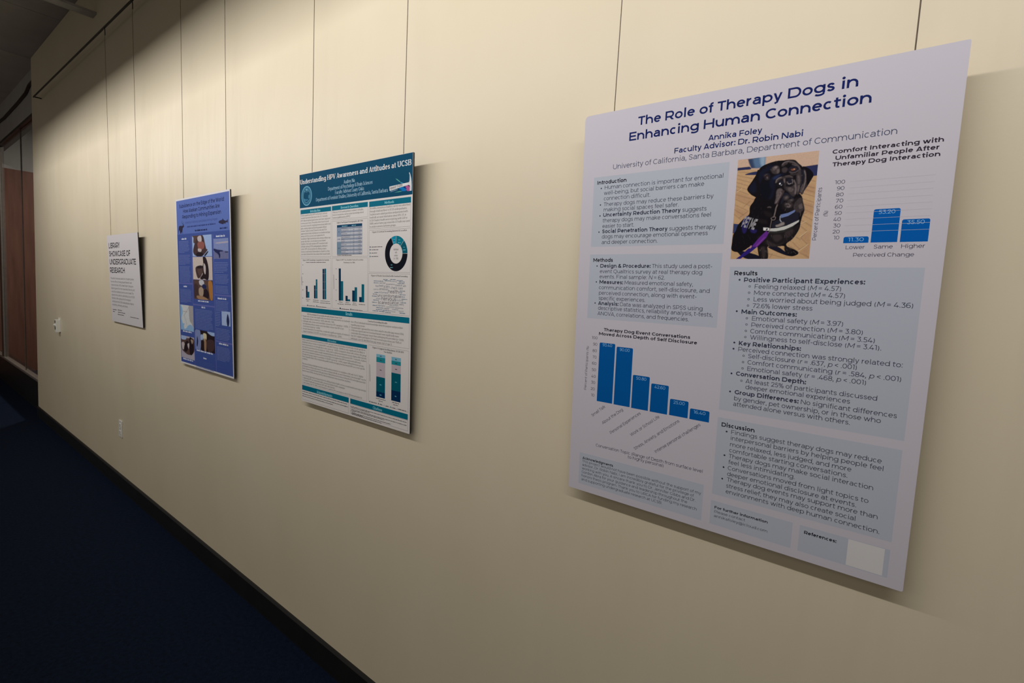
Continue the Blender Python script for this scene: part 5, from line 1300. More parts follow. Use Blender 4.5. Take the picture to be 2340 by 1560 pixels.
   ('r','line',462.0,689.1,462.9,765.2),
   ('r','line',682.5,689.1,683.4,765.2),
  ]),
  ('panel_heading',10,0.45,None,[
   ('r','teal1',462.3,764.5,683.6,782.9),
   ('t', 'headtext', 'fB', 12.4, 547.6, 769.6, 598.1, 'Methods'),
  ]),
  ('panel_lettering',10,0.45,None,[
   ('b', 'ink3', 'fR', 9.7, 466.0, 756.3, 10.39, 680.0, 0, ['An online, anonymous Qualtrics survey was advertised', 'through email and flyers to UCSB undergraduates.', 'Students were asked questions and presented with', 'medically-accurate information about HPV, UC or', 'UCSB Student Health services/pricing (with GAP or', 'SHIP), and at-home pap smear kits. R Studio was used', 'to analyze answers between groups.']),
  ]),
  ('data_table',None,0.3,'blue-grey demographics table',[
   ('r','line',232.5,595.1,455.4,596.0),
   ('r','line',232.5,726.1,455.4,727.0),
   ('r','line',232.5,595.1,233.4,727.0),
   ('r','line',454.5,595.1,455.4,727.0),
   ('t', 'ink3', 'fB', 8.1, 262.6, 717.6, 426.2, 'Table 1: Participant Demographics (N=309)'),
   ('r','tbl0',265.0,702.3,421.6,711.5),
   ('r','tbl2',292.1,695.7,421.8,702.3),
   ('r','tbl3',292.1,689.0,421.8,695.7),
   ('r','tbl2',292.1,682.4,421.8,689.0),
   ('r','tbl3',292.1,675.7,421.8,682.4),
   ('r','tbl2',292.1,669.1,421.8,675.7),
   ('r','tbl3',292.1,662.5,421.8,669.1),
   ('r','tbl2',292.1,655.8,421.8,662.5),
   ('r','tbl3',292.1,649.2,421.8,655.8),
   ('r','tbl2',292.1,642.5,421.8,649.2),
   ('r','tbl3',292.1,635.9,421.8,642.5),
   ('r','tbl2',292.1,629.2,421.8,635.9),
   ('r','tbl3',292.1,622.6,421.8,629.2),
   ('r','tbl2',292.1,616.0,421.8,622.6),
   ('r','tbl3',292.1,609.3,421.8,616.0),
   ('r','tbl2',292.1,602.7,421.8,609.3),
   ('r','tbl1',264.8,669.1,292.1,702.3),
   ('r','tbl3',264.8,649.2,292.1,669.1),
   ('r','tbl4',264.8,602.7,292.1,649.2),
   ('r','line2',264.8,702.0,421.8,702.6),
   ('r','line2',264.8,668.8,421.8,669.4),
   ('r','line2',264.8,648.9,421.8,649.5),
   ('r','line2',264.8,602.4,421.8,603.0),
   ('r','line2',264.5,602.7,265.1,702.3),
   ('r','line2',291.8,602.7,292.4,702.3),
   ('r','line2',350.7,602.7,351.3,702.3),
   ('r','line2',392.0,602.7,392.6,702.3),
   ('r','line2',421.5,602.7,422.1,702.3),
   ('w','tbltext',294.1,697.3,331.9,2.4),
   ('w','tbltext',366.7,697.3,374.7,2.4),
   ('w','tbltext',399.0,697.3,414.0,2.4),
   ('w','tbltext',294.1,690.7,339.0,2.4),
   ('w','tbltext',366.7,690.7,374.7,2.4),
   ('w','tbltext',399.0,690.7,414.0,2.4),
   ('w','tbltext',294.1,684.0,320.2,2.4),
   ('w','tbltext',366.7,684.0,374.7,2.4),
   ('w','tbltext',399.0,684.0,414.0,2.4),
   ('w','tbltext',294.1,677.4,330.1,2.4),
   ('w','tbltext',366.7,677.4,374.7,2.4),
   ('w','tbltext',399.0,677.4,414.0,2.4),
   ('w','tbltext',294.1,670.8,347.3,2.4),
   ('w','tbltext',366.7,670.8,374.7,2.4),
   ('w','tbltext',399.0,670.8,414.0,2.4),
   ('w','tbltext',294.1,664.1,347.5,2.4),
   ('w','tbltext',366.7,664.1,374.7,2.4),
   ('w','tbltext',399.0,664.1,414.0,2.4),
   ('w','tbltext',294.1,657.5,312.8,2.4),
   ('w','tbltext',366.7,657.5,374.7,2.4),
   ('w','tbltext',399.0,657.5,414.0,2.4),
   ('w','tbltext',294.1,650.8,316.5,2.4),
   ('w','tbltext',366.7,650.8,374.7,2.4),
   ('w','tbltext',399.0,650.8,414.0,2.4),
   ('w','tbltext',294.1,644.2,309.5,2.4),
   ('w','tbltext',366.7,644.2,374.7,2.4),
   ('w','tbltext',399.0,644.2,414.0,2.4),
   ('w','tbltext',294.1,637.5,327.0,2.4),
   ('w','tbltext',366.7,637.5,374.7,2.4),
   ('w','tbltext',399.0,637.5,414.0,2.4),
   ('w','tbltext',294.1,630.9,308.5,2.4),
   ('w','tbltext',366.7,630.9,374.7,2.4),
   ('w','tbltext',399.0,630.9,414.0,2.4),
   ('w','tbltext',294.1,624.3,327.7,2.4),
   ('w','tbltext',366.7,624.3,374.7,2.4),
   ('w','tbltext',399.0,624.3,414.0,2.4),
   ('w','tbltext',294.1,617.6,336.4,2.4),
   ('w','tbltext',366.7,617.6,374.7,2.4),
   ('w','tbltext',399.0,617.6,414.0,2.4),
   ('w','tbltext',294.1,611.0,319.7,2.4),
   ('w','tbltext',366.7,611.0,374.7,2.4),
   ('w','tbltext',399.0,611.0,414.0,2.4),
   ('w','tbltext',294.1,604.3,337.6,2.4),
   ('w','tbltext',366.7,604.3,374.7,2.4),
   ('w','tbltext',399.0,604.3,414.0,2.4),
   ('w','tblink',274.5,685.0,282.5,3.0),
   ('w','tblink',269.0,658.5,288.0,3.0),
   ('w','tblink',273.5,625.3,283.5,3.0),
   ('w','headtext',297.1,704.9,332.1,3.5),
   ('w','headtext',359.0,704.9,384.3,3.5),
   ('w','headtext',407.3,704.9,406.8,3.5),
   ('w','ink3',266.9,598.6,359.4,3.0),
  ]),
  ('bar_chart',None,0.3,'small chart with three pairs of bars',[
   ('r','line',7.9,398.8,225.0,399.7),
   ('r','line',7.9,589.9,225.0,590.8),
   ('r','line',7.9,398.8,8.8,590.8),
   ('r','line',224.1,398.8,225.0,590.8),
   ('t', 'ink3', 'fB', 8.0, 20.4, 580.8, 212.1, 'Figure 1. HPV Knowledge Comparison by Anatomy'),
   ('w','ink3',45.2,572.9,187.5,3.2),
   ('w','ink3',41.4,425.0,74.2,2.8),
   ('w','ink3',46.8,418.6,65.9,2.8),
   ('w','ink3',94.8,424.5,137.8,2.8),
   ('w','ink3',94.7,417.2,137.7,2.8),
   ('w','ink3',149.7,423.4,214.8,2.8),
   ('w','ink3',146.0,415.7,217.3,2.8),
   ('w','ink3',60.3,400.4,109.6,2.8),
   ('w','ink3',127.9,399.5,191.9,2.8),
   ('r','navy3',51.6,399.5,57.6,404.7),
   ('r','teal2',120.0,399.4,125.2,405.6),
   ('w','ink3',17.2,562.6,24.0,3.0),
   ('w','ink3',16.6,527.3,23.3,3.0),
   ('w','ink3',16.0,494.0,22.7,3.0),
   ('w','ink3',15.4,461.4,22.2,3.0),
   ('w','ink3',14.8,428.6,21.6,3.0),
   ('a', 'ink3', 'w', 3.0, 14.3, 481.1, 12.7, 516.6, 'x'),
   ('l','gridl',[(29.8,564.1),(214.2,564.5)],0.4),
   ('l','gridl',[(29.2,528.9),(213.9,531.3)],0.4),
   ('l','gridl',[(28.6,495.8),(213.7,500.0)],0.4),
   ('l','gridl',[(28.0,463.3),(213.5,469.3)],0.4),
  ]),
  ('bar',14,0.45,None,[
   ('r','navy3',42.8,432.1,55.3,480.0),
  ]),
  ('bar',14,0.45,None,[
   ('r','teal2',55.7,432.7,68.5,456.9),
  ]),
  ('bar',14,0.45,None,[
   ('r','navy3',102.9,431.9,115.5,483.5),
  ]),
  ('bar',14,0.45,None,[
   ('r','teal2',116.5,432.5,128.3,507.8),
  ]),
  ('bar',14,0.45,None,[
   ('r','navy3',165.5,431.3,177.7,549.0),
  ]),
  ('bar',14,0.45,None,[
   ('r','teal2',178.8,431.9,190.5,550.0),
  ]),
  ('bar_chart',None,0.3,'small chart with four pairs of bars',[
   ('r','line',232.9,398.8,455.1,399.7),
   ('r','line',232.9,589.6,455.1,590.5),
   ('r','line',232.9,398.8,233.8,590.5),
   ('r','line',454.2,398.8,455.1,590.5),
   ('t', 'ink3', 'fB', 6.8, 258.4, 581.0, 429.1, 'Figure 2: HPV Vaccination Status & Location'),
   ('t', 'ink3', 'fB', 6.8, 307.2, 571.2, 378.6, 'Preference (n=306)'),
   ('w','ink3',276.6,424.9,301.4,2.8),
   ('w','ink3',267.4,417.6,309.7,2.8),
   ('w','ink3',319.9,425.2,344.7,2.8),
   ('w','ink3',315.2,418.6,352.8,2.8),
   ('w','ink3',366.5,425.1,385.7,2.8),
   ('w','ink3',362.6,418.7,390.9,2.8),
   ('w','ink3',403.1,422.3,440.8,2.8),
   ('w','ink3',291.4,399.9,342.4,2.8),
   ('w','ink3',359.2,400.4,424.6,2.8),
   ('r','navy3',281.3,399.5,288.5,404.9),
   ('r','navy3',350.5,399.5,355.8,404.6),
   ('w','ink3',255.8,548.9,262.3,3.0),
   ('w','ink3',255.6,509.2,262.1,3.0),
   ('w','ink3',255.5,468.9,261.9,3.0),
   ('w','ink3',255.3,429.2,261.8,3.0),
   ('a', 'ink3', 'w', 3.0, 244.5, 473.1, 243.5, 528.2, 'x'),
  ]),
  ('bar',21,0.45,None,[
   ('r','navy3',275.6,431.1,289.6,551.4),
  ]),
  ('bar',21,0.45,None,[
   ('r','teal2',289.8,431.8,304.6,504.4),
  ]),
  ('bar',21,0.45,None,[
   ('r','navy3',319.4,431.1,333.4,451.1),
  ]),
  ('bar',21,0.45,None,[
   ('r','teal2',333.4,431.4,348.9,438.5),
  ]),
  ('bar',21,0.45,None,[
   ('r','navy3',361.9,431.4,376.9,472.1),
  ]),
  ('bar',21,0.45,None,[
   ('r','teal2',376.8,431.7,392.0,484.2),
  ]),
  ('bar',21,0.45,None,[
   ('r','navy3',404.6,431.4,419.6,450.1),
  ]),
  ('bar',21,0.45,None,[
   ('r','teal2',419.3,431.7,434.9,496.2),
  ]),
  ('donut_chart',None,0.3,'black and teal ring chart',[
   ('r','line',461.9,539.8,684.1,540.7),
   ('r','line',461.9,683.5,684.1,684.4),
   ('r','line',461.9,539.8,462.8,684.4),
   ('r','line',683.2,539.8,684.1,684.4),
   ('t', 'ink3', 'fB', 7.9, 480.0, 675.4, 665.3, 'Figure 3: Cervical Screening Interest & Location'),
   ('e','navy3',469.0,627.1,2.6,2.6,0,0,360),
   ('w','ink3',476.1,625.9,537.0,3.0),
   ('e','navy3',469.1,617.5,2.6,2.6,0,0,360),
   ('w','ink3',476.2,616.3,514.9,3.0),
   ('e','teal2',469.2,606.1,2.6,2.6,0,0,360),
   ('w','ink3',476.3,605.0,508.1,3.0),
   ('e','teal2',469.2,594.3,2.6,2.6,0,0,360),
   ('w','ink3',476.3,593.2,515.2,3.0),
   ('t', 'ink3', 'fR', 9.5, 597.5, 613.8, 623.5, 'Individuals'),
   ('t', 'ink3', 'fR', 9.5, 605.0, 603.8, 616.0, 'with'),
   ('t', 'ink3', 'fR', 9.5, 601.0, 593.8, 620.0, 'cervixes'),
   ('t', 'ink3', 'fR', 9.5, 598.5, 583.8, 622.5, '(n = 206)'),
  ]),
  ('slice',30,0.45,None,[
   ('e','donk',610.5,602.8,58.7,58.7,0.565,115.6,359.4),
   ('w','cyan2',583.6,564.1,591.6,3),
   ('w','cyan2',580.6,555.1,594.6,3.5),
  ]),
  ('slice',30,0.45,None,[
   ('e','cyan1',610.5,602.8,58.7,58.7,0.565,90.6,114.4),
   ('w','cyan2',596.6,648.5,604.6,3),
   ('w','cyan2',593.6,639.5,607.6,3.5),
  ]),
  ('slice',30,0.45,None,[
   ('e','teal1b',610.5,602.8,58.7,58.7,0.565,47.6,89.4),
   ('w','cyan2',623.3,646.4,631.3,3),
   ('w','cyan2',620.3,637.4,634.3,3.5),
  ]),
  ('slice',30,0.45,None,[
   ('e','teal3',610.5,602.8,58.7,58.7,0.565,0.6,46.4),
   ('w','cyan2',648.5,622.1,656.5,3),
   ('w','cyan2',645.5,613.1,659.5,3.5),
  ]),
  ('word_cloud',None,0.3,'cloud of blue words',[
   ('r','line',459.7,397.7,684.6,398.6),
   ('r','line',459.7,534.8,684.6,535.7),
   ('r','line',459.7,397.7,460.6,535.7),
   ('r','line',683.7,397.7,684.6,535.7),
   ('t', 'ink3', 'fB', 8.0, 474.4, 525.4, 671.7, 'Figure 4: Words Associated with Cervical Screening'),
   ('t', 'wc1', 'sR', 17.0, 570.6, 469.8, 626.8, 'health'),
   ('t', 'wc1', 'sR', 13.6, 509.5, 455.3, 639.4, 'uncomfortable'),
   ('t', 'wc1', 'sR', 17.0, 533.2, 443.9, 613.3, 'nervous'),
   ('t', 'wc1', 'sR', 14.8, 514.4, 431.2, 577.6, 'scared'),
   ('t', 'wc1', 'sR', 13.2, 580.9, 433.9, 628.9, 'cancer'),
   ('t', 'wc2', 'sR', 12.3, 545.9, 487.9, 579.1, 'scary'),
   ('t', 'wc2', 'sR', 11.1, 519.4, 490.0, 544.0, 'test'),
   ('t', 'wc2', 'sR', 12.2, 584.0, 484.3, 619.3, 'check'),
   ('t', 'wc2', 'sR', 12.0, 623.5, 484.1, 647.6, 'care'),
   ('t', 'wc2', 'sR', 9.5, 607.6, 494.4, 643.8, 'medical'),
   ('t', 'wc2', 'sR', 8.8, 647.0, 493.2, 663.8, 'safe'),
   ('t', 'wc2', 'sR', 11.8, 521.8, 478.9, 568.6, 'anxious'),
   ('t', 'wc2', 'sR', 8.1, 523.2, 500.6, 555.4, 'worried'),
   ('t', 'wc2', 'sR', 7.5, 558.8, 497.6, 605.8, 'preventative'),
   ('t', 'wc3', 'sR', 10.5, 519.6, 467.2, 568.8, 'informed'),
   ('t', 'wc3', 'sR', 7.4, 583.6, 507.7, 616.0, 'screening'),
   ('t', 'wc2', 'sR', 9.5, 500.4, 488.8, 517.5, 'fine'),
   ('t', 'wc3', 'sR', 8.3, 504.0, 446.2, 528.9, 'afraid'),
   ('t', 'wc3', 'sR', 7.7, 490.1, 478.1, 518.4, 'painful'),
   ('t', 'wc3', 'sR', 9.6, 506.6, 421.9, 554.1, 'understand'),
   ('t', 'wc3', 'sR', 10.1, 578.7, 426.5, 626.1, 'discomfort'),
   ('t', 'wc2', 'sR', 8.0, 629.2, 431.5, 654.3, 'safety'),
   ('t', 'wc3', 'sR', 7.2, 560.5, 420.1, 605.6, 'comfortable'),
   ('t', 'wc2', 'sR', 7.3, 608.8, 419.2, 651.6, 'preventive'),
   ('t', 'wc2', 'sR', 8.8, 549.8, 413.5, 577.1, 'aware'),
   ('t', 'wc3', 'sR', 7.3, 593.2, 413.1, 625.6, 'essential'),
   ('t', 'wc3', 'sR', 8.5, 627.4, 408.9, 653.3, 'quick'),
   ('t', 'wc3', 'sR', 6.7, 590.3, 405.8, 611.0, 'future'),
   ('t', 'wc3', 'sR', 9.6, 612.8, 444.7, 650.5, 'routine'),
   ('t', 'wc3', 'sR', 10.7, 627.1, 470.6, 646.4, 'fear'),
   ('w','wc3',543.2,514.2,567.4,3.4),
   ('w','wc3',581.3,515.0,610.7,3.4),
   ('w','wc3',489.8,508.3,543.7,3.4),
   ('w','wc3',551.0,510.1,584.1,3.4),
   ('w','wc3',615.5,512.4,647.1,3.4),
   ('w','wc3',627.2,508.0,656.4,3.4),
   ('w','wc3',620.0,502.7,656.5,3.4),
   ('w','wc3',489.9,501.9,520.5,3.4),
   ('w','wc3',632.8,477.9,659.1,3.4),
   ('w','wc3',493.4,468.7,519.2,3.4),
   ('w','wc3',485.4,462.5,509.8,3.4),
   ('w','wc3',481.4,455.4,507.5,3.4),
   ('w','wc3',631.6,465.7,662.9,3.4),
   ('w','wc3',640.4,458.5,658.8,3.4),
   ('w','wc3',488.0,441.9,519.5,3.4),
   ('w','wc3',641.9,451.1,670.3,3.4),
   ('w','wc3',481.6,433.7,510.1,3.4),
   ('w','wc3',636.4,439.2,664.9,3.4),
   ('w','wc3',484.1,422.9,507.0,3.4),
   ('w','wc3',505.1,416.1,546.4,3.4),
   ('w','wc3',503.5,409.7,538.7,3.4),
   ('w','wc3',484.3,404.1,516.8,3.4),
   ('w','wc3',521.0,403.8,552.7,3.4),
   ('w','wc3',541.4,408.4,589.3,3.4),
   ('w','wc3',556.2,402.0,586.4,3.4),
   ('w','wc3',632.6,404.2,662.7,3.4),
  ]),
  ('text_panel',None,0.3,'results panel',[
   ('r','line',5.6,289.0,683.7,289.9),
   ('r','line',5.6,373.3,683.7,374.2),
   ('r','line',5.6,289.0,6.5,374.2),
   ('r','line',682.8,289.0,683.7,374.2),
   ('r','line',342.4,289.0,343.3,374.2),
  ]),
  ('panel_heading',36,0.45,None,[
   ('r','teal1',6.9,373.6,682.9,393.2),
   ('t', 'headtext', 'fB', 17.5, 320.3, 378.6, 363.1, 'Results'),
  ]),
  ('panel_lettering',36,0.45,None,[
   ('t', 'ink3', 'fB', 7.8, 50.4, 363.6, 297.3, "HPV Knowledge & Vaccination Results (Fisher's Exact Test)"),
   ('b', 'ink3', 'fR', 9.6, 17.3, 353.8, 10.29, 336.4, 2, ['People with cervixes were significantly more likely to be interested in vaccinations', 'than people without cervixes (p = 0.003, odds ratio = 0.16).', 'individuals with cervixes were more likely to know how HPV spreads (p = 0.0215),', 'but individuals without cervixes were more likely to know that HPV is not', 'restricted to women (p = 0.0218).', 'An exact binomial test revealed that a statistically significant majority of students', 'support mandatory UCSB HPV vaccine prior to enrollment (p = 0.000).']),
   ('t', 'ink3', 'fB', 8.7, 456.9, 363.2, 567.3, 'Cervical Screening Results'),
   ('b', 'ink3', 'fR', 9.5, 352.8, 353.2, 10.22, 650.1, 0, ['Over 23% of individuals lacked knowledge about the purpose and procedure', 'regarding pap smears.', '"Uncomfortable" appeared the most when asked to describe pap smears (20x).', 'A Wilcoxon signed-rank test found participants were significantly more', 'comfortable discussing pap smears than undergoing the procedure (p < 0.001).', 'Only 11/47 eligible participants (21+) had received a pap smear, but 79.6% of', 'individuals correctly identified that pap smears start at age 21.']),
   ('e','ink3',9.6,358.1,1.3,1.3,0,0,360),
   ('e','ink3',9.2,335.8,1.3,1.3,0,0,360),
   ('e','ink3',8.6,305.1,1.3,1.3,0,0,360),
   ('e','ink3',345.5,356.8,1.3,1.3,0,0,360),
   ('e','ink3',345.5,336.1,1.3,1.3,0,0,360),
   ('e','ink3',344.9,325.6,1.3,1.3,0,0,360),
   ('e','ink3',345.5,305.2,1.3,1.3,0,0,360),
  ]),
  ('text_panel',None,0.3,'discussion panel',[
   ('r','line',7.7,71.9,452.9,72.8),
   ('r','line',7.7,264.9,452.9,265.8),
   ('r','line',7.7,71.9,8.6,265.8),
   ('r','line',452.0,71.9,452.9,265.8),
  ]),
  ('panel_heading',39,0.45,None,[
   ('r','teal1',7.6,265.6,453.0,279.4),
   ('t', 'headtext', 'fB', 11.4, 197.2, 268.5, 258.1, 'Discussion'),
  ]),
  ('panel_lettering',39,0.45,None,[
   ('b', 'ink3', 'fR', 9.3, 10.5, 256.1, 9.96, 439.9, 1, ['While students demonstrated awareness of HPV and pap smears, knowledge and attitudes remain gendered.', 'Individuals without cervixes recognized HPV could affect them (p = 0.0218) yet were significantly less likely to', 'learn transmission occurs through skin-to-skin contact (p = 0.0215). Compared to those with cervixes, this group', 'also had decreased interest in vaccination (p = 0.003), which could be exacerbated by vaccine stigma, while typically', 'administered to prevent against sexually transmitted diseases, they do not mostly prevent HPV.² Conversely, students', 'with cervixes endorsed awareness, but were less likely to recognize that HPV is a universal health issue.', 'Though both groups support a mandatory UCSB HPV vaccine (p = 0.000), support differed between groups.', 'These disparities likely reflect longstanding public health messaging that has framed HPV as a cervix-specific', 'condition.', '', 'Pap smear findings highlighted anxiety and discomfort as barriers to compliance, with only 11 of 47 eligible', 'participants receiving a pap smear. Even after receiving medically-accurate information, "uncomfortable" was the', 'most common word associated with pap smears (20x) and interest in home testing (64.4%) outweighed provider-', 'based exams (29.6%), showing that the clinical environment may exacerbate emotions.', '', 'Since both groups expressed great interest in utilizing Student Health services, recommended next steps include:', '• Addressing HPV as a universal health concern in Student Health campaigns', '• A Student Health pilot program for HPV self-collection kits', '• Advocating to the UC Office of the President to add the HPV vaccination to the UCSB immunization list']),
  ]),
  ('stacked_bar_chart',None,0.3,'chart with two stacked teal and pink bars',[
   ('r','line',463.4,73.3,682.7,74.2),
   ('r','line',463.4,280.9,682.7,281.8),
   ('r','line',463.4,73.3,464.3,281.8),
   ('r','line',681.8,73.3,682.7,281.8),
   ('t', 'ink3', 'fB', 8.8, 485.1, 271.5, 657.6, 'Figure 5: Support for Mandatory UCSB HPV'),
   ('t', 'ink3', 'fB', 8.8, 549.8, 262.9, 594.6, 'Vaccination'),
   ('a', 'ink3', 'w', 3.0, 472.7, 149.3, 470.2, 210.7, 'x'),
   ('w','ink3',507.2,92.9,560.8,3.2),
   ('w','ink3',521.8,85.3,544.8,3.2),
   ('w','ink3',597.9,93.2,634.3,3.2),
   ('w','ink3',604.0,85.9,629.8,3.2),
   ('w','ink3',478.4,74.2,510.8,3.2),
   ('w','ink3',529.1,74.1,542.0,3.2),
   ('w','ink3',561.9,74.0,579.3,3.2),
   ('w','ink3',596.0,73.8,615.7,3.2),
   ('w','ink3',631.3,74.8,671.7,3.2),
   ('e','navy3',471.2,75.2,2.6,2.6,0,0,360),
   ('e','teal3',521.3,75.7,2.6,2.6,0,0,360),
   ('e','tbl3',554.9,76.0,2.6,2.6,0,0,360),
   ('e','cyan3',589.9,75.7,2.6,2.6,0,0,360),
   ('e','tbl3',626.7,76.6,2.6,2.6,0,0,360),
  ]),
  ('bar',42,0.45,None,[
   ('r','cyan4',507.7,242.8,557.6,253.6),
   ('w','ink3',527.7,246.2,537.7,4),
   ('r','cyan3',507.7,224.9,557.6,242.8),
   ('w','ink3',527.7,231.8,537.7,4),
   ('r','pinkgrey',507.7,173.0,557.6,224.9),
   ('w','ink3',527.7,197.0,537.7,4),
   ('r','teal3',507.7,119.4,557.6,173.0),
   ('w','cyan2',527.7,144.2,537.7,4),
   ('r','navy4',507.7,99.6,557.6,119.4),
   ('w','cyan2',527.7,107.5,537.7,4),
  ]),
  ('bar',42,0.45,None,[
   ('r','cyan4',592.2,239.8,641.9,252.9),
   ('w','ink3',612.1,244.4,622.1,4),
   ('r','cyan3',592.2,226.3,641.9,239.8),
   ('w','ink3',612.1,231.0,622.1,4),
   ('r','pinkgrey',592.2,198.1,641.9,226.3),
   ('w','ink3',612.1,210.2,622.1,4),
   ('r','teal3',592.2,136.6,641.9,198.1),
   ('w','cyan2',612.1,165.4,622.1,4),
   ('r','navy4',592.2,100.2,641.9,136.6),
   ('w','cyan2',612.1,116.4,622.1,4),
  ]),
  ('text_panel',None,0.3,'acknowledgements panel',[
   ('r','line',6.1,6.8,339.5,7.7),
   ('r','line',6.1,47.3,339.5,48.2),
   ('r','line',6.1,6.8,7.0,48.2),
   ('r','line',338.6,6.8,339.5,48.2),
  ]),
  ('panel_heading',45,0.45,None,[
   ('r','teal1',5.9,47.9,340.1,67.6),
   ('t', 'headtext', 'fB', 17.4, 117.4, 50.2, 229.0, 'Acknowledgements'),
  ]),
  ('panel_lettering',45,0.45,None,[
   ('w','ink3',9.0,39.6,329.5,3.6),
   ('w','ink3',8.8,29.2,334.3,3.6),
   ('w','ink3',8.7,20.5,234.5,3.6),
  ]),
  ('text_panel',None,0.3,'citations panel',[
   ('r','line',350.1,8.5,681.3,9.4),
   ('r','line',350.1,45.0,681.3,45.9),
   ('r','line',350.1,8.5,351.0,45.9),
   ('r','line',680.4,8.5,681.3,45.9),
  ]),
  ('panel_heading',48,0.45,None,[
   ('r','teal1',349.8,47.0,681.1,66.8),
   ('t', 'headtext', 'fB', 14.9, 488.1, 51.0, 542.6, 'Citations'),
  ]),
  ('panel_lettering',48,0.45,None,[
   ('w','ink3',352.6,36.1,674.6,3.0),
   ('w','ink3',355.8,31.9,470.6,3.0),
   ('w','ink3',355.8,25.4,674.8,3.0),
   ('w','ink3',360.5,21.5,555.3,3.0),
   ('w','ink3',353.3,18.4,381.1,3.0),
   ('w','ink3',360.5,13.1,590.6,3.0),
   ('w','ink3',360.5,6.9,538.9,3.0),
   ('w','ink3',355.8,10.4,429.6,3.0),
  ]),
 ]),
 'p2': dict(x=-3.3439, y=-0.0180, z=1.1044, w=697.2, h=926.9, tilt=0.03021, parts=[
  ('header_band',None,0.3,'light blue title band',[
   ('r','blueA',9,733.5,688.2,917.9),
  ]),
  ('title_lettering',0,0.55,None,[
   ('t', 'ink2', 'sS', 28.0, 51.3, 876.6, 631.8, 'Subsistence on the Edge of the World:'),
   ('t', 'ink2', 'sS', 28.0, 105.0, 847.5, 577.3, 'How Alaskan Communities Are'),
   ('t', 'ink2', 'sS', 28.0, 91.3, 817.2, 593.4, 'Responding to Mining Expansion'),
   ('t', 'ink2b', 'sR', 15.4, 128.9, 788.5, 552.2, 'University of California, Santa Barbara Writing Program'),
   ('w','ink2b',155.6,767.3,523.5,10.0),
   ('w','ink2',262.1,742.5,420.1,11.0),
   ('w','ink2',573.1,741.9,659.3,10.0),
  ]),
  ('deer_silhouette',0,0.55,None,[
   ('p','ink2c',[(35.1,769.0),(40.5,778.1),(54.4,780.9),(83.6,779.1),(98.1,780.7),(98.7,788.2),(106.6,787.0),(113.5,773.3),(100.7,769.6),(86.9,765.1),(79.6,758.7),(85.5,748.3),(92.5,736.2),(87.2,736.3),(78.7,748.5),(70.5,757.3),(59.3,758.6),(60.7,749.2),(64.1,735.4),(58.6,735.6),(51.7,749.5),(45.6,758.3),(35.7,750.1),(29.0,736.6),(24.6,738.5),(28.8,750.4)],0),
   ('l','ink2d',[(102.1,786.4),(87.0,792.2),(81.7,799.2),(86.9,807.4)],3),
   ('l','ink2d',[(104.3,786.3),(99.1,793.3),(103.2,799.8)],3),
  ]),
  ('fish_silhouette',0,0.55,None,[
   ('p','ink2c',[(559.0,777.7),(573.7,783.8),(602.4,785.8),(610.5,793.1),(619.9,784.9),(640.6,778.9),(656.2,780.4),(666.9,787.9),(665.9,768.8),(654.1,772.3),(641.8,770.7),(639.1,764.1),(626.0,768.5),(612.4,763.9),(590.7,767.1),(565.9,772.1)],0),
  ]),
  ('body_field',None,0.3,'dark blue lower field',[
   ('r','blueD',9,9,688.2,733.5),
   ('r','blueG',204.4,9,210.4,719.5),
   ('r','blueG',486.9,9,492.9,719.5),
   ('r','blueG',9,456.9,207.4,464.9),
   ('r','blueG',207.4,345.1,489.9,353.1),
   ('r','blueG',489.9,408.0,688.2,416.0),
   ('r','blueG',489.9,169.1,688.2,177.1),
  ]),
  ('body_lettering',4,0.55,None,[
   ('w','blueT',28.1,692.1,167.1,3.1),
   ('w','blueT',28.1,684.6,171.6,3.1),
   ('w','blueT',28.1,677.1,164.8,3.1),
   ('w','blueT',28.1,669.7,175.3,3.1),
   ('w','blueT',28.1,662.2,165.6,3.1),
   ('w','blueT',28.1,654.7,178.2,3.1),
   ('w','blueT',28.1,647.2,178.9,3.1),
   ('w','blueT',28.1,639.8,165.3,3.1),
   ('w','blueT',28.1,632.3,109.4,3.1),
   ('w','blueT',21.5,616.8,184.7,2.6),
   ('w','blueT',21.5,610.5,185.2,2.6),
   ('w','blueT',21.5,604.2,168.8,2.6),
   ('w','blueT',21.5,597.9,185.9,2.6),
   ('w','blueT',21.5,591.6,176.8,2.6),
   ('w','blueT',21.5,585.3,188.0,2.6),
   ('w','blueT',21.5,579.0,185.2,2.6),
   ('w','blueT',21.5,572.7,176.0,2.6),
   ('w','blueT',21.5,566.4,116.2,2.6),
   ('w','blueT',29.1,553.8,181.8,2.9),
   ('w','blueT',29.1,546.8,167.7,2.9),
   ('w','blueT',29.1,539.9,169.5,2.9),
   ('w','blueT',29.1,532.9,169.5,2.9),
   ('w','blueT',29.1,525.9,179.1,2.9),
   ('w','blueT',29.1,518.9,182.0,2.9),
   ('w','blueT',29.1,511.9,175.8,2.9),
   ('w','blueT',29.1,504.9,184.0,2.9),
   ('w','blueT',29.1,497.9,183.5,2.9),
   ('w','blueT',29.1,490.9,176.3,2.9),
   ('w','blueT',29.1,483.9,177.6,2.9),
   ('w','blueT',29.1,476.9,169.3,2.9),
   ('w','blueT',29.1,469.9,171.3,2.9),
   ('w','blueT',25.0,425.2,173.5,2.7),
   ('w','blueT',25.0,418.8,189.5,2.7),
   ('w','blueT',25.0,412.3,184.7,2.7),
   ('w','blueT',25.0,405.9,184.3,2.7),
   ('w','blueT',25.0,399.5,186.8,2.7),
   ('w','blueT',25.0,393.1,178.9,2.7),
   ('w','blueT',25.0,386.7,192.2,2.7),
   ('w','blueT',25.0,380.3,179.6,2.7),
   ('w','blueT',25.0,373.8,186.2,2.7),
   ('w','blueT',25.0,367.4,175.1,2.7),
   ('w','blueT',25.0,361.0,185.7,2.7),
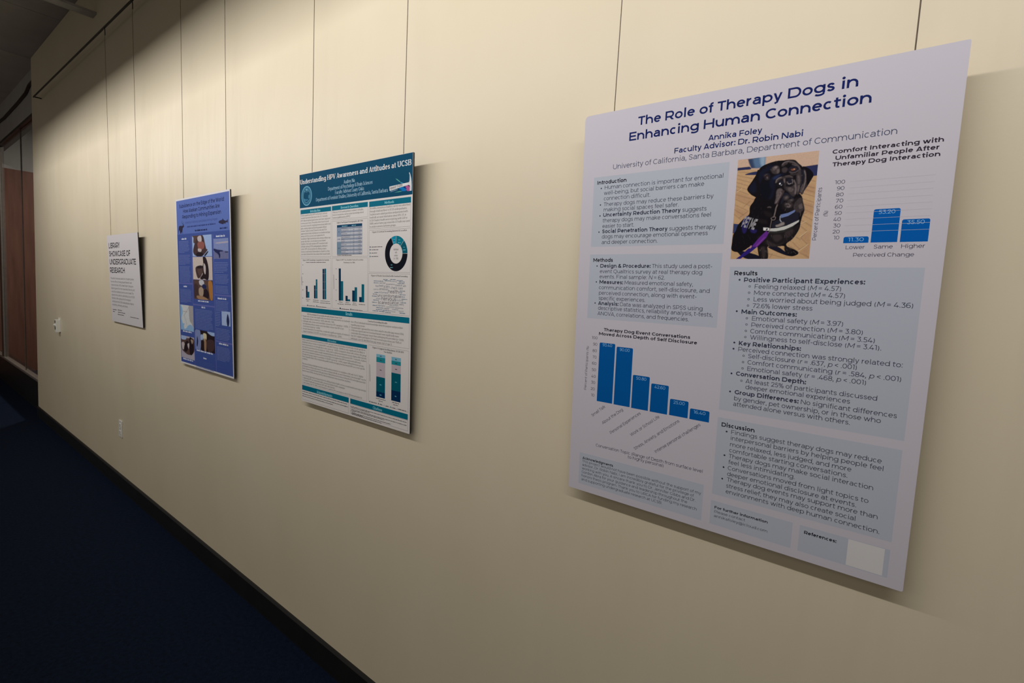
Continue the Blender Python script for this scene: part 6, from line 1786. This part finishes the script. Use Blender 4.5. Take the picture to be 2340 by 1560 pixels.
   ('w','blueT',25.0,354.6,127.2,2.7),
   ('w','blueT',231.6,322.8,453.7,3.3),
   ('w','blueT',231.6,315.0,460.3,3.3),
   ('w','blueT',231.6,307.1,451.5,3.3),
   ('w','blueT',231.6,299.3,447.5,3.3),
   ('w','blueT',231.6,291.5,444.2,3.3),
   ('w','blueT',231.6,283.6,456.7,3.3),
   ('w','blueT',231.6,275.8,452.9,3.3),
   ('w','blueT',231.6,268.0,438.6,3.3),
   ('w','blueT',231.6,260.2,445.4,3.3),
   ('w','blueT',231.6,252.3,455.4,3.3),
   ('w','blueT',231.6,244.5,457.4,3.3),
   ('w','blueT',231.6,236.7,463.1,3.3),
   ('w','blueT',231.6,228.8,461.7,3.3),
   ('w','blueT',231.6,221.0,411.2,3.3),
   ('w','blueT',497.8,575.0,653.1,3.3),
   ('w','blueT',497.8,567.1,659.4,3.3),
   ('w','blueT',497.8,559.1,655.3,3.3),
   ('w','blueT',497.8,551.1,643.1,3.3),
   ('w','blueT',497.8,543.1,651.1,3.3),
   ('w','blueT',497.8,535.2,647.8,3.3),
   ('w','blueT',497.8,527.2,606.1,3.3),
   ('w','blueT',502.2,514.2,658.3,3.0),
   ('w','blueT',502.2,507.2,647.4,3.0),
   ('w','blueT',502.2,500.1,643.8,3.0),
   ('w','blueT',502.2,493.1,661.7,3.0),
   ('w','blueT',502.2,486.1,657.7,3.0),
   ('w','blueT',502.2,479.0,655.5,3.0),
   ('w','blueT',502.2,472.0,640.9,3.0),
   ('w','blueT',502.8,456.5,648.8,2.9),
   ('w','blueT',502.8,449.7,644.6,2.9),
   ('w','blueT',502.8,442.8,651.9,2.9),
   ('w','blueT',502.8,436.0,651.7,2.9),
   ('w','blueT',502.8,429.1,652.6,2.9),
   ('w','blueT',502.8,422.3,657.3,2.9),
   ('w','blueT',500.7,380.4,652.4,3.0),
   ('w','blueT',500.7,373.3,653.2,3.0),
   ('w','blueT',500.7,366.2,647.6,3.0),
   ('w','blueT',500.7,359.0,645.5,3.0),
   ('w','blueT',500.7,351.9,650.6,3.0),
   ('w','blueT',500.7,344.7,650.3,3.0),
   ('w','blueT',500.7,337.6,641.9,3.0),
   ('w','blueT',500.7,330.5,606.4,3.0),
   ('w','blueT',496.3,321.2,554.7,3.6),
   ('w','blueT',496.3,312.7,553.2,3.6),
   ('w','blueT',496.3,304.2,555.0,3.6),
   ('w','blueT',496.3,295.7,554.5,3.6),
   ('w','blueT',496.3,287.3,552.5,3.6),
   ('w','blueT',496.3,278.8,557.3,3.6),
   ('w','blueT',496.3,270.3,554.2,3.6),
   ('w','blueT',496.3,261.8,551.4,3.6),
   ('w','blueT',496.3,253.3,540.2,3.6),
   ('w','blueT',500.3,238.6,657.6,3.2),
   ('w','blueT',500.3,230.9,665.9,3.2),
   ('w','blueT',500.3,223.2,646.9,3.2),
   ('w','blueT',500.3,215.5,658.7,3.2),
   ('w','blueT',500.3,207.9,665.4,3.2),
   ('w','blueT',500.3,200.2,655.6,3.2),
   ('w','blueT',500.3,192.5,655.3,3.2),
   ('w','blueT',500.3,184.8,639.3,3.2),
   ('w','blueT',504.6,144.0,646.7,2.9),
   ('w','blueT',504.6,137.2,650.8,2.9),
   ('w','blueT',504.6,130.3,662.8,2.9),
   ('w','blueT',504.6,123.5,657.5,2.9),
   ('w','blueT',504.6,116.6,653.0,2.9),
   ('w','blueT',504.6,109.8,660.4,2.9),
   ('w','blueT',504.6,102.9,661.1,2.9),
   ('w','blueT',504.6,96.1,656.3,2.9),
   ('w','blueT',504.6,89.2,651.7,2.9),
   ('w','blueT',504.6,82.4,647.0,2.9),
   ('w','blueT',504.6,75.5,604.4,2.9),
   ('w','blueT2',223.7,40.0,444.7,3.5),
   ('w','blueT2',223.7,31.3,466.6,3.5),
   ('w','blueT2',223.7,22.6,451.6,3.5),
   ('w','blueT2',223.7,13.9,458.8,3.5),
   ('w','blueT2',223.7,5.2,458.7,3.5),
   ('w','blueT2',223.7,-3.5,425.2,3.5),
   ('w','blueT2',502.5,39.9,590.8,2.2),
   ('w','white2',71.8,702.9,141.3,11.0),
   ('w','white2',525.8,703.9,629.9,11.0),
   ('w','white2',79.2,440.2,127.7,11.0),
   ('w','white2',277.2,367.7,415.2,11.0),
   ('w','white2',47.9,185.3,177.7,11.0),
   ('w','white2',237.0,94.3,456.5,11.0),
   ('w','white2',37.4,24.7,181.6,11.0),
   ('w','white2',527.4,391.3,633.9,11.0),
   ('w','white2',530.0,159.6,638.7,11.0),
   ('w','white2',319.9,334.5,368.2,11.0),
   ('w','white2',325.8,59.5,367.3,11.0),
  ]),
  ('printed_photograph',4,0.55,'printed photo of a worker outdoors',[
   ('r','sky',220.7,609.3,472.5,719.7),
   ('p','br1',[(221.1,719.7),(293.9,719.8),(355.7,721.3),(362.8,698.4),(309.5,689.3),(241.1,680.3),(238.7,709.1)],1),
   ('p','br2',[(264.7,690.5),(302.1,710.7),(364.0,715.8),(387.2,676.9),(402.4,648.8),(418.9,641.6),(348.0,611.0),(267.9,611.7),(228.7,637.3)],1),
   ('p','rust',[(290.9,679.2),(335.9,688.6),(378.6,677.1),(368.1,649.4),(306.4,646.9)],1),
   ('p','pale',[(293.2,711.0),(337.9,716.6),(344.7,688.4),(300.6,689.6)],1),
   ('p','pale',[(297.8,650.6),(341.7,646.3),(331.9,632.4),(296.7,636.4)],1),
   ('p','br0',[(273.5,626.0),(323.1,632.5),(366.1,621.4),(348.0,610.3),(276.8,610.2)],1),
   ('p','br0',[(374.3,614.3),(418.4,634.7),(426.6,631.1),(391.3,611.4)],1),
  ]),
  ('printed_photograph',4,0.55,'printed photo of a person beside a tall catch',[
   ('r','sand',219.4,486.2,471.3,606.6),
   ('p','br0',[(356.4,605.7),(390.8,603.7),(418.3,568.8),(428.1,523.6),(415.5,486.7),(365.9,491.0),(339.4,486.9),(313.3,493.6),(350.4,519.1),(343.8,551.0),(358.4,572.2)],1),
   ('p','pale',[(362.8,572.2),(387.8,558.2),(384.9,516.0),(364.2,529.9)],1),
   ('p','br2',[(253.7,543.3),(282.0,557.8),(344.4,559.8),(351.1,529.8),(313.5,497.2),(277.5,496.5)],1),
   ('p','br0',[(272.8,556.0),(318.0,560.8),(361.6,554.6),(316.9,545.5),(281.2,547.0)],1),
   ('p','br1',[(280.7,539.8),(334.5,543.8),(350.6,522.7),(305.3,507.8)],1),
  ]),
  ('printed_photograph',4,0.55,'printed photo of people in furs',[
   ('r','br1',221.4,379.5,470.4,484.6),
   ('p','white3',[(298.9,480.7),(347.9,483.5),(364.2,466.1),(337.1,454.7),(302.0,461.0)],1),
   ('p','amber',[(416.6,478.0),(458.8,478.9),(472.6,434.1),(465.4,385.1),(436.2,387.3),(422.2,432.5)],1),
   ('p','br0',[(343.7,422.8),(388.3,438.5),(421.0,414.9),(410.6,386.2),(358.9,387.6)],1),
   ('p','pale2',[(291.2,435.4),(327.8,447.3),(353.0,430.2),(342.2,401.2),(297.9,403.1)],1),
   ('p','br2',[(229.0,459.1),(283.4,453.3),(279.8,402.4),(232.7,385.9)],1),
   ('p','navy5',[(346.4,462.1),(389.5,456.2),(379.7,438.2),(336.4,444.0)],1),
   ('p','tanp',[(261.2,398.0),(342.0,397.6),(410.4,382.7),(287.2,380.9)],1),
  ]),
  ('printed_photograph',4,0.55,'printed photo of a dark shape in pale haze',[
   ('r','hazeblue',494.0,594.9,666.3,696.3),
   ('p','haze2',[(494.6,630.2),(665.6,631.3),(665.2,594.7),(492.6,596.9)],1),
   ('p','navy5',[(494.1,647.2),(542.1,641.4),(597.1,637.2),(604.5,632.1),(565.3,629.3),(572.4,615.9),(567.5,599.2),(557.3,600.9),(552.4,612.7),(533.1,623.0),(501.4,633.5)],1),
   ('p','haze3',[(528.2,676.9),(660.6,680.2),(660.3,673.7),(535.9,671.7)],1),
   ('p','navy5',[(627.5,630.1),(661.7,629.7),(657.7,625.5),(628.8,625.8)],1),
  ]),
  ('printed_map',4,0.55,'printed map of a coastline',[
   ('r','mapw',18.4,195.5,204.3,338.8),
   ('p','mapg',[(144.1,338.9),(204.1,339.4),(203.8,224.5),(174.7,241.1),(151.9,254.5),(145.2,291.9)],1),
   ('p','mapb',[(15.9,225.6),(66.9,233.2),(105.5,220.7),(164.6,232.8),(204.8,213.3),(204.5,197.5),(23.5,195.8)],1),
   ('p','mapb',[(20.2,334.5),(44.5,324.2),(52.0,293.9),(34.2,261.8),(46.8,231.7),(16.2,229.5)],1),
   ('p','mapw',[(66.3,225.4),(106.7,236.1),(115.0,217.6),(74.4,202.9)],1),
   ('l','mapr',[(143.4,329.5),(112.3,305.1),(70.8,279.6),(98.1,250.8),(106.1,228.4)],2),
   ('l','mapr',[(52.7,301.6),(121.8,301.8)],2),
  ]),
  ('printed_photograph',4,0.55,'printed photo of dogs in snow',[
   ('r','pale3',16.6,34.7,205.7,162.9),
   ('p','br1',[(19.4,147.7),(109.7,152.0),(201.2,152.8),(202.6,85.0),(131.5,58.0),(53.2,68.9),(19.4,88.8)],1),
   ('p','pale',[(21.8,116.6),(57.8,124.0),(75.4,94.6),(34.2,82.5)],1),
   ('p','br0',[(78.0,125.9),(118.3,137.5),(125.7,107.4),(93.5,73.2),(54.2,80.7)],1),
   ('p','pale',[(106.9,117.1),(136.7,123.9),(124.5,91.9)],1),
   ('p','br0',[(139.2,154.7),(177.6,154.4),(198.8,122.4),(190.6,76.1),(141.6,63.0)],1),
   ('p','pale2',[(158.0,148.8),(191.1,144.3),(175.2,123.9)],1),
   ('p','sky2',[(20.4,159.5),(90.8,161.9),(84.2,142.0),(23.8,140.3)],1),
  ]),
  ('printed_photograph',4,0.55,'printed photo of a pale figure by a dark hill',[
   ('r','br0',221.0,102.9,477.5,212.8),
   ('p','hazeblue',[(222.9,205.4),(292.9,207.4),(290.1,103.7),(222.7,101.4)],1),
   ('p','navy5',[(249.5,176.0),(261.5,151.0),(250.1,120.0),(239.4,126.4)],1),
   ('p','cream',[(332.6,197.9),(372.3,197.7),(375.0,172.6),(360.5,153.1),(366.2,106.2),(348.4,104.3),(342.7,151.4),(331.1,175.9)],1),
   ('p','sky',[(386.2,211.5),(477.4,214.5),(478.8,196.3),(432.5,195.8)],1),
   ('p','sky2',[(300.6,187.8),(329.3,188.5),(325.9,164.4),(298.7,161.9)],1),
   ('p','br2',[(378.6,162.1),(464.6,170.2),(461.5,120.0),(392.3,105.4)],1),
   ('p','tanp',[(343.8,166.1),(370.1,164.9),(366.2,106.2),(343.9,103.9)],1),
  ]),
  ('printed_photograph',4,0.55,'printed photo of a dark upright shape on pale blue',[
   ('r','sky2',570.1,260.4,670.3,333.3),
   ('p','navy5',[(640.3,322.3),(652.4,306.3),(658.1,283.1),(647.7,258.7),(634.6,259.4),(626.1,287.6),(631.8,308.3)],1),
  ]),
 ]),
 'lib': dict(x=-4.6965, y=-0.0140, z=1.2531, w=684.5, h=623.0, tilt=0.04496, parts=[
  ('title_lettering',None,0.3,None,[
   ('t', 'black2', 'sS', 55.7, 32.5, 530.8, 292.0, 'LIBRARY'),
   ('t', 'black2', 'sS', 55.7, 31.1, 472.6, 515.3, 'SHOWCASE OF'),
   ('t', 'black2', 'sS', 55.7, 31.6, 415.1, 619.5, 'UNDERGRADUATE'),
   ('t', 'black2', 'sS', 55.7, 26.7, 355.5, 373.9, 'RESEARCH'),
  ]),
  ('paragraph_lettering',None,0.3,None,[
   ('t', 'black2', 'sR', 18.7, 30.0, 309.9, 555.5, 'This exhibit showcases a selection of student posters'),
   ('t', 'black2', 'sR', 18.7, 29.9, 285.9, 505.4, 'from the Office of Undergraduate Research and'),
   ('t', 'black2', 'sR', 18.7, 29.9, 262.0, 536.1, "Creative Activities' (URCA) Week Poster Colloquium."),
   ('t', 'black2', 'sR', 18.7, 29.8, 238.0, 556.1, 'Exploring work from the humanities, fine arts, and'),
   ('t', 'black2', 'sR', 18.7, 29.7, 214.0, 530.7, 'social, life, and physical sciences are included. The'),
   ('t', 'black2', 'sR', 18.7, 29.7, 190.1, 547.3, 'projects in this collection, selected by a jury of UCSB'),
   ('t', 'black2', 'sR', 18.7, 29.6, 166.1, 465.0, 'librarians, offer a glimpse into the range of'),
   ('t', 'black2', 'sR', 18.7, 29.6, 142.1, 524.4, 'contributions that UCSB undergraduates make to'),
   ('t', 'black2', 'sR', 18.7, 29.5, 118.2, 390.3, 'scholarship, community, and culture.'),
   ('w','black2',33.2,85.5,127.0,7.0),
   ('w','black2',155.7,87.5,253.7,7.0),
   ('w','black2',34.1,70.6,81.6,7.0),
   ('w','black2',156.4,71.7,321.5,7.0),
   ('w','black2',149.0,55.4,290.2,7.0),
   ('w','black2',430.7,54.3,612.3,6.0),
  ]),
 ]),
}


def poster(key, name, label, cat, group, face_rgb, edge, thick=0.006, corner=0.003, tl=0.003):
    d = DATA[key]; W, H = d['w'] / 1000, d['h'] / 1000
    # the empty stands at the middle of the bottom edge; prints are laid out from the lower left corner
    root = empty(name, (d['x'] + W / 2, d['y'], d['z']), (d['tilt'], 0, 0)); tag(root, label, cat, group)
    b = bmesh.new(); r = corner
    out = arc(W - r, r, r, r, -90, 0, 4) + arc(W - r, H - r, r, r, 0, 90, 4) + arc(tl, H - tl, tl, tl, 90, 180, 4) + arc(r, r, r, r, 180, 270, 4)
    f = [b.verts.new((u, 0, v)) for u, v in out]; k = [b.verts.new((u, thick, v)) for u, v in out]; n = len(out)
    b.faces.new(f).material_index = 0; b.faces.new(k[::-1]).material_index = 1
    for i in range(n): b.faces.new((f[i], k[i], k[(i+1) % n], f[(i+1) % n])).material_index = 1
    bmesh.ops.recalc_face_normals(b, faces=b.faces)
    board = mesh_obj('foam_board', b, [mat('board_' + key, face_rgb, 0.6, 0, 0.1), edge], root)
    board.location = (-W / 2, 0, 0)
    objs = []
    for (nm, par, layer, lab, prims) in d['parts']:
        top = root if par is None else objs[par]
        if nm in ('dog_photograph', 'printed_photograph', 'printed_map'): o = picture(prims, nm, top, 0.5 if nm[0] == 'd' else 1.6)
        else:
            s = Sheet(layer)
            for p in prims: s.add(p)
            o = s.done(nm, top)
        if par is None: o.location = (-W / 2, 0, 0)
        if lab: o['label'] = lab
        objs.append(o)
    ytop = d['y'] - math.sin(d['tilt']) * H + thick + 0.001; ztop = d['z'] + math.cos(d['tilt']) * H
    return root, ytop, ztop

M_EDGE_W = noise_mat('board_edge_white', (222, 218, 212), (228, 224, 218), 60, rough=0.7)
M_EDGE_B = noise_mat('board_edge_black', (38, 35, 33), (46, 42, 40), 60, rough=0.7)
GRP = 'research posters hung along the beige wall'
_, y1, z1 = poster('p1', 'research_poster', 'white poster about therapy dogs with a printed black dog, nearest the camera', 'poster', GRP, (209, 205, 215), M_EDGE_W, tl=0.010)
_, y3, z3 = poster('p3', 'research_poster', 'white poster with a dark teal title band and teal section bars', 'poster', GRP, (226, 221, 218), M_EDGE_B)
_, y2, z2 = poster('p2', 'research_poster', 'blue poster with a white border, fish and deer silhouettes and photos', 'poster', GRP, (226, 224, 226), M_EDGE_B)
_, y4, z4 = poster('lib', 'exhibit_sign', 'small white sign with black capital heading, farthest along the wall', 'sign', None, (214, 210, 212), M_EDGE_B)

def WX(x, y): return x * (1.15 + y) / 1.092
wire(WX(-4.525, y4), z4, y4, 'dark wire holding the left side of the small white sign')
wire(WX(-3.943, y4), z4, y4, 'dark wire holding the right side of the small white sign')
wire(WX(-3.190, y2), z2, y2, 'dark wire holding the left side of the blue poster')
wire(WX(-2.656, y2), z2, y2, 'dark wire holding the right side of the blue poster')
wire(WX(-1.894, y3), z3, y3, 'dark wire holding the left side of the teal banded poster')
wire(WX(-1.348, y3), z3, y3, 'dark wire holding the right side of the teal banded poster')
wire(WX(-0.597, y1), z1, y1, 'dark wire holding the left side of the therapy dog poster')
wire(WX(-0.047, y1), z1, y1, 'dark wire holding the right side of the therapy dog poster')
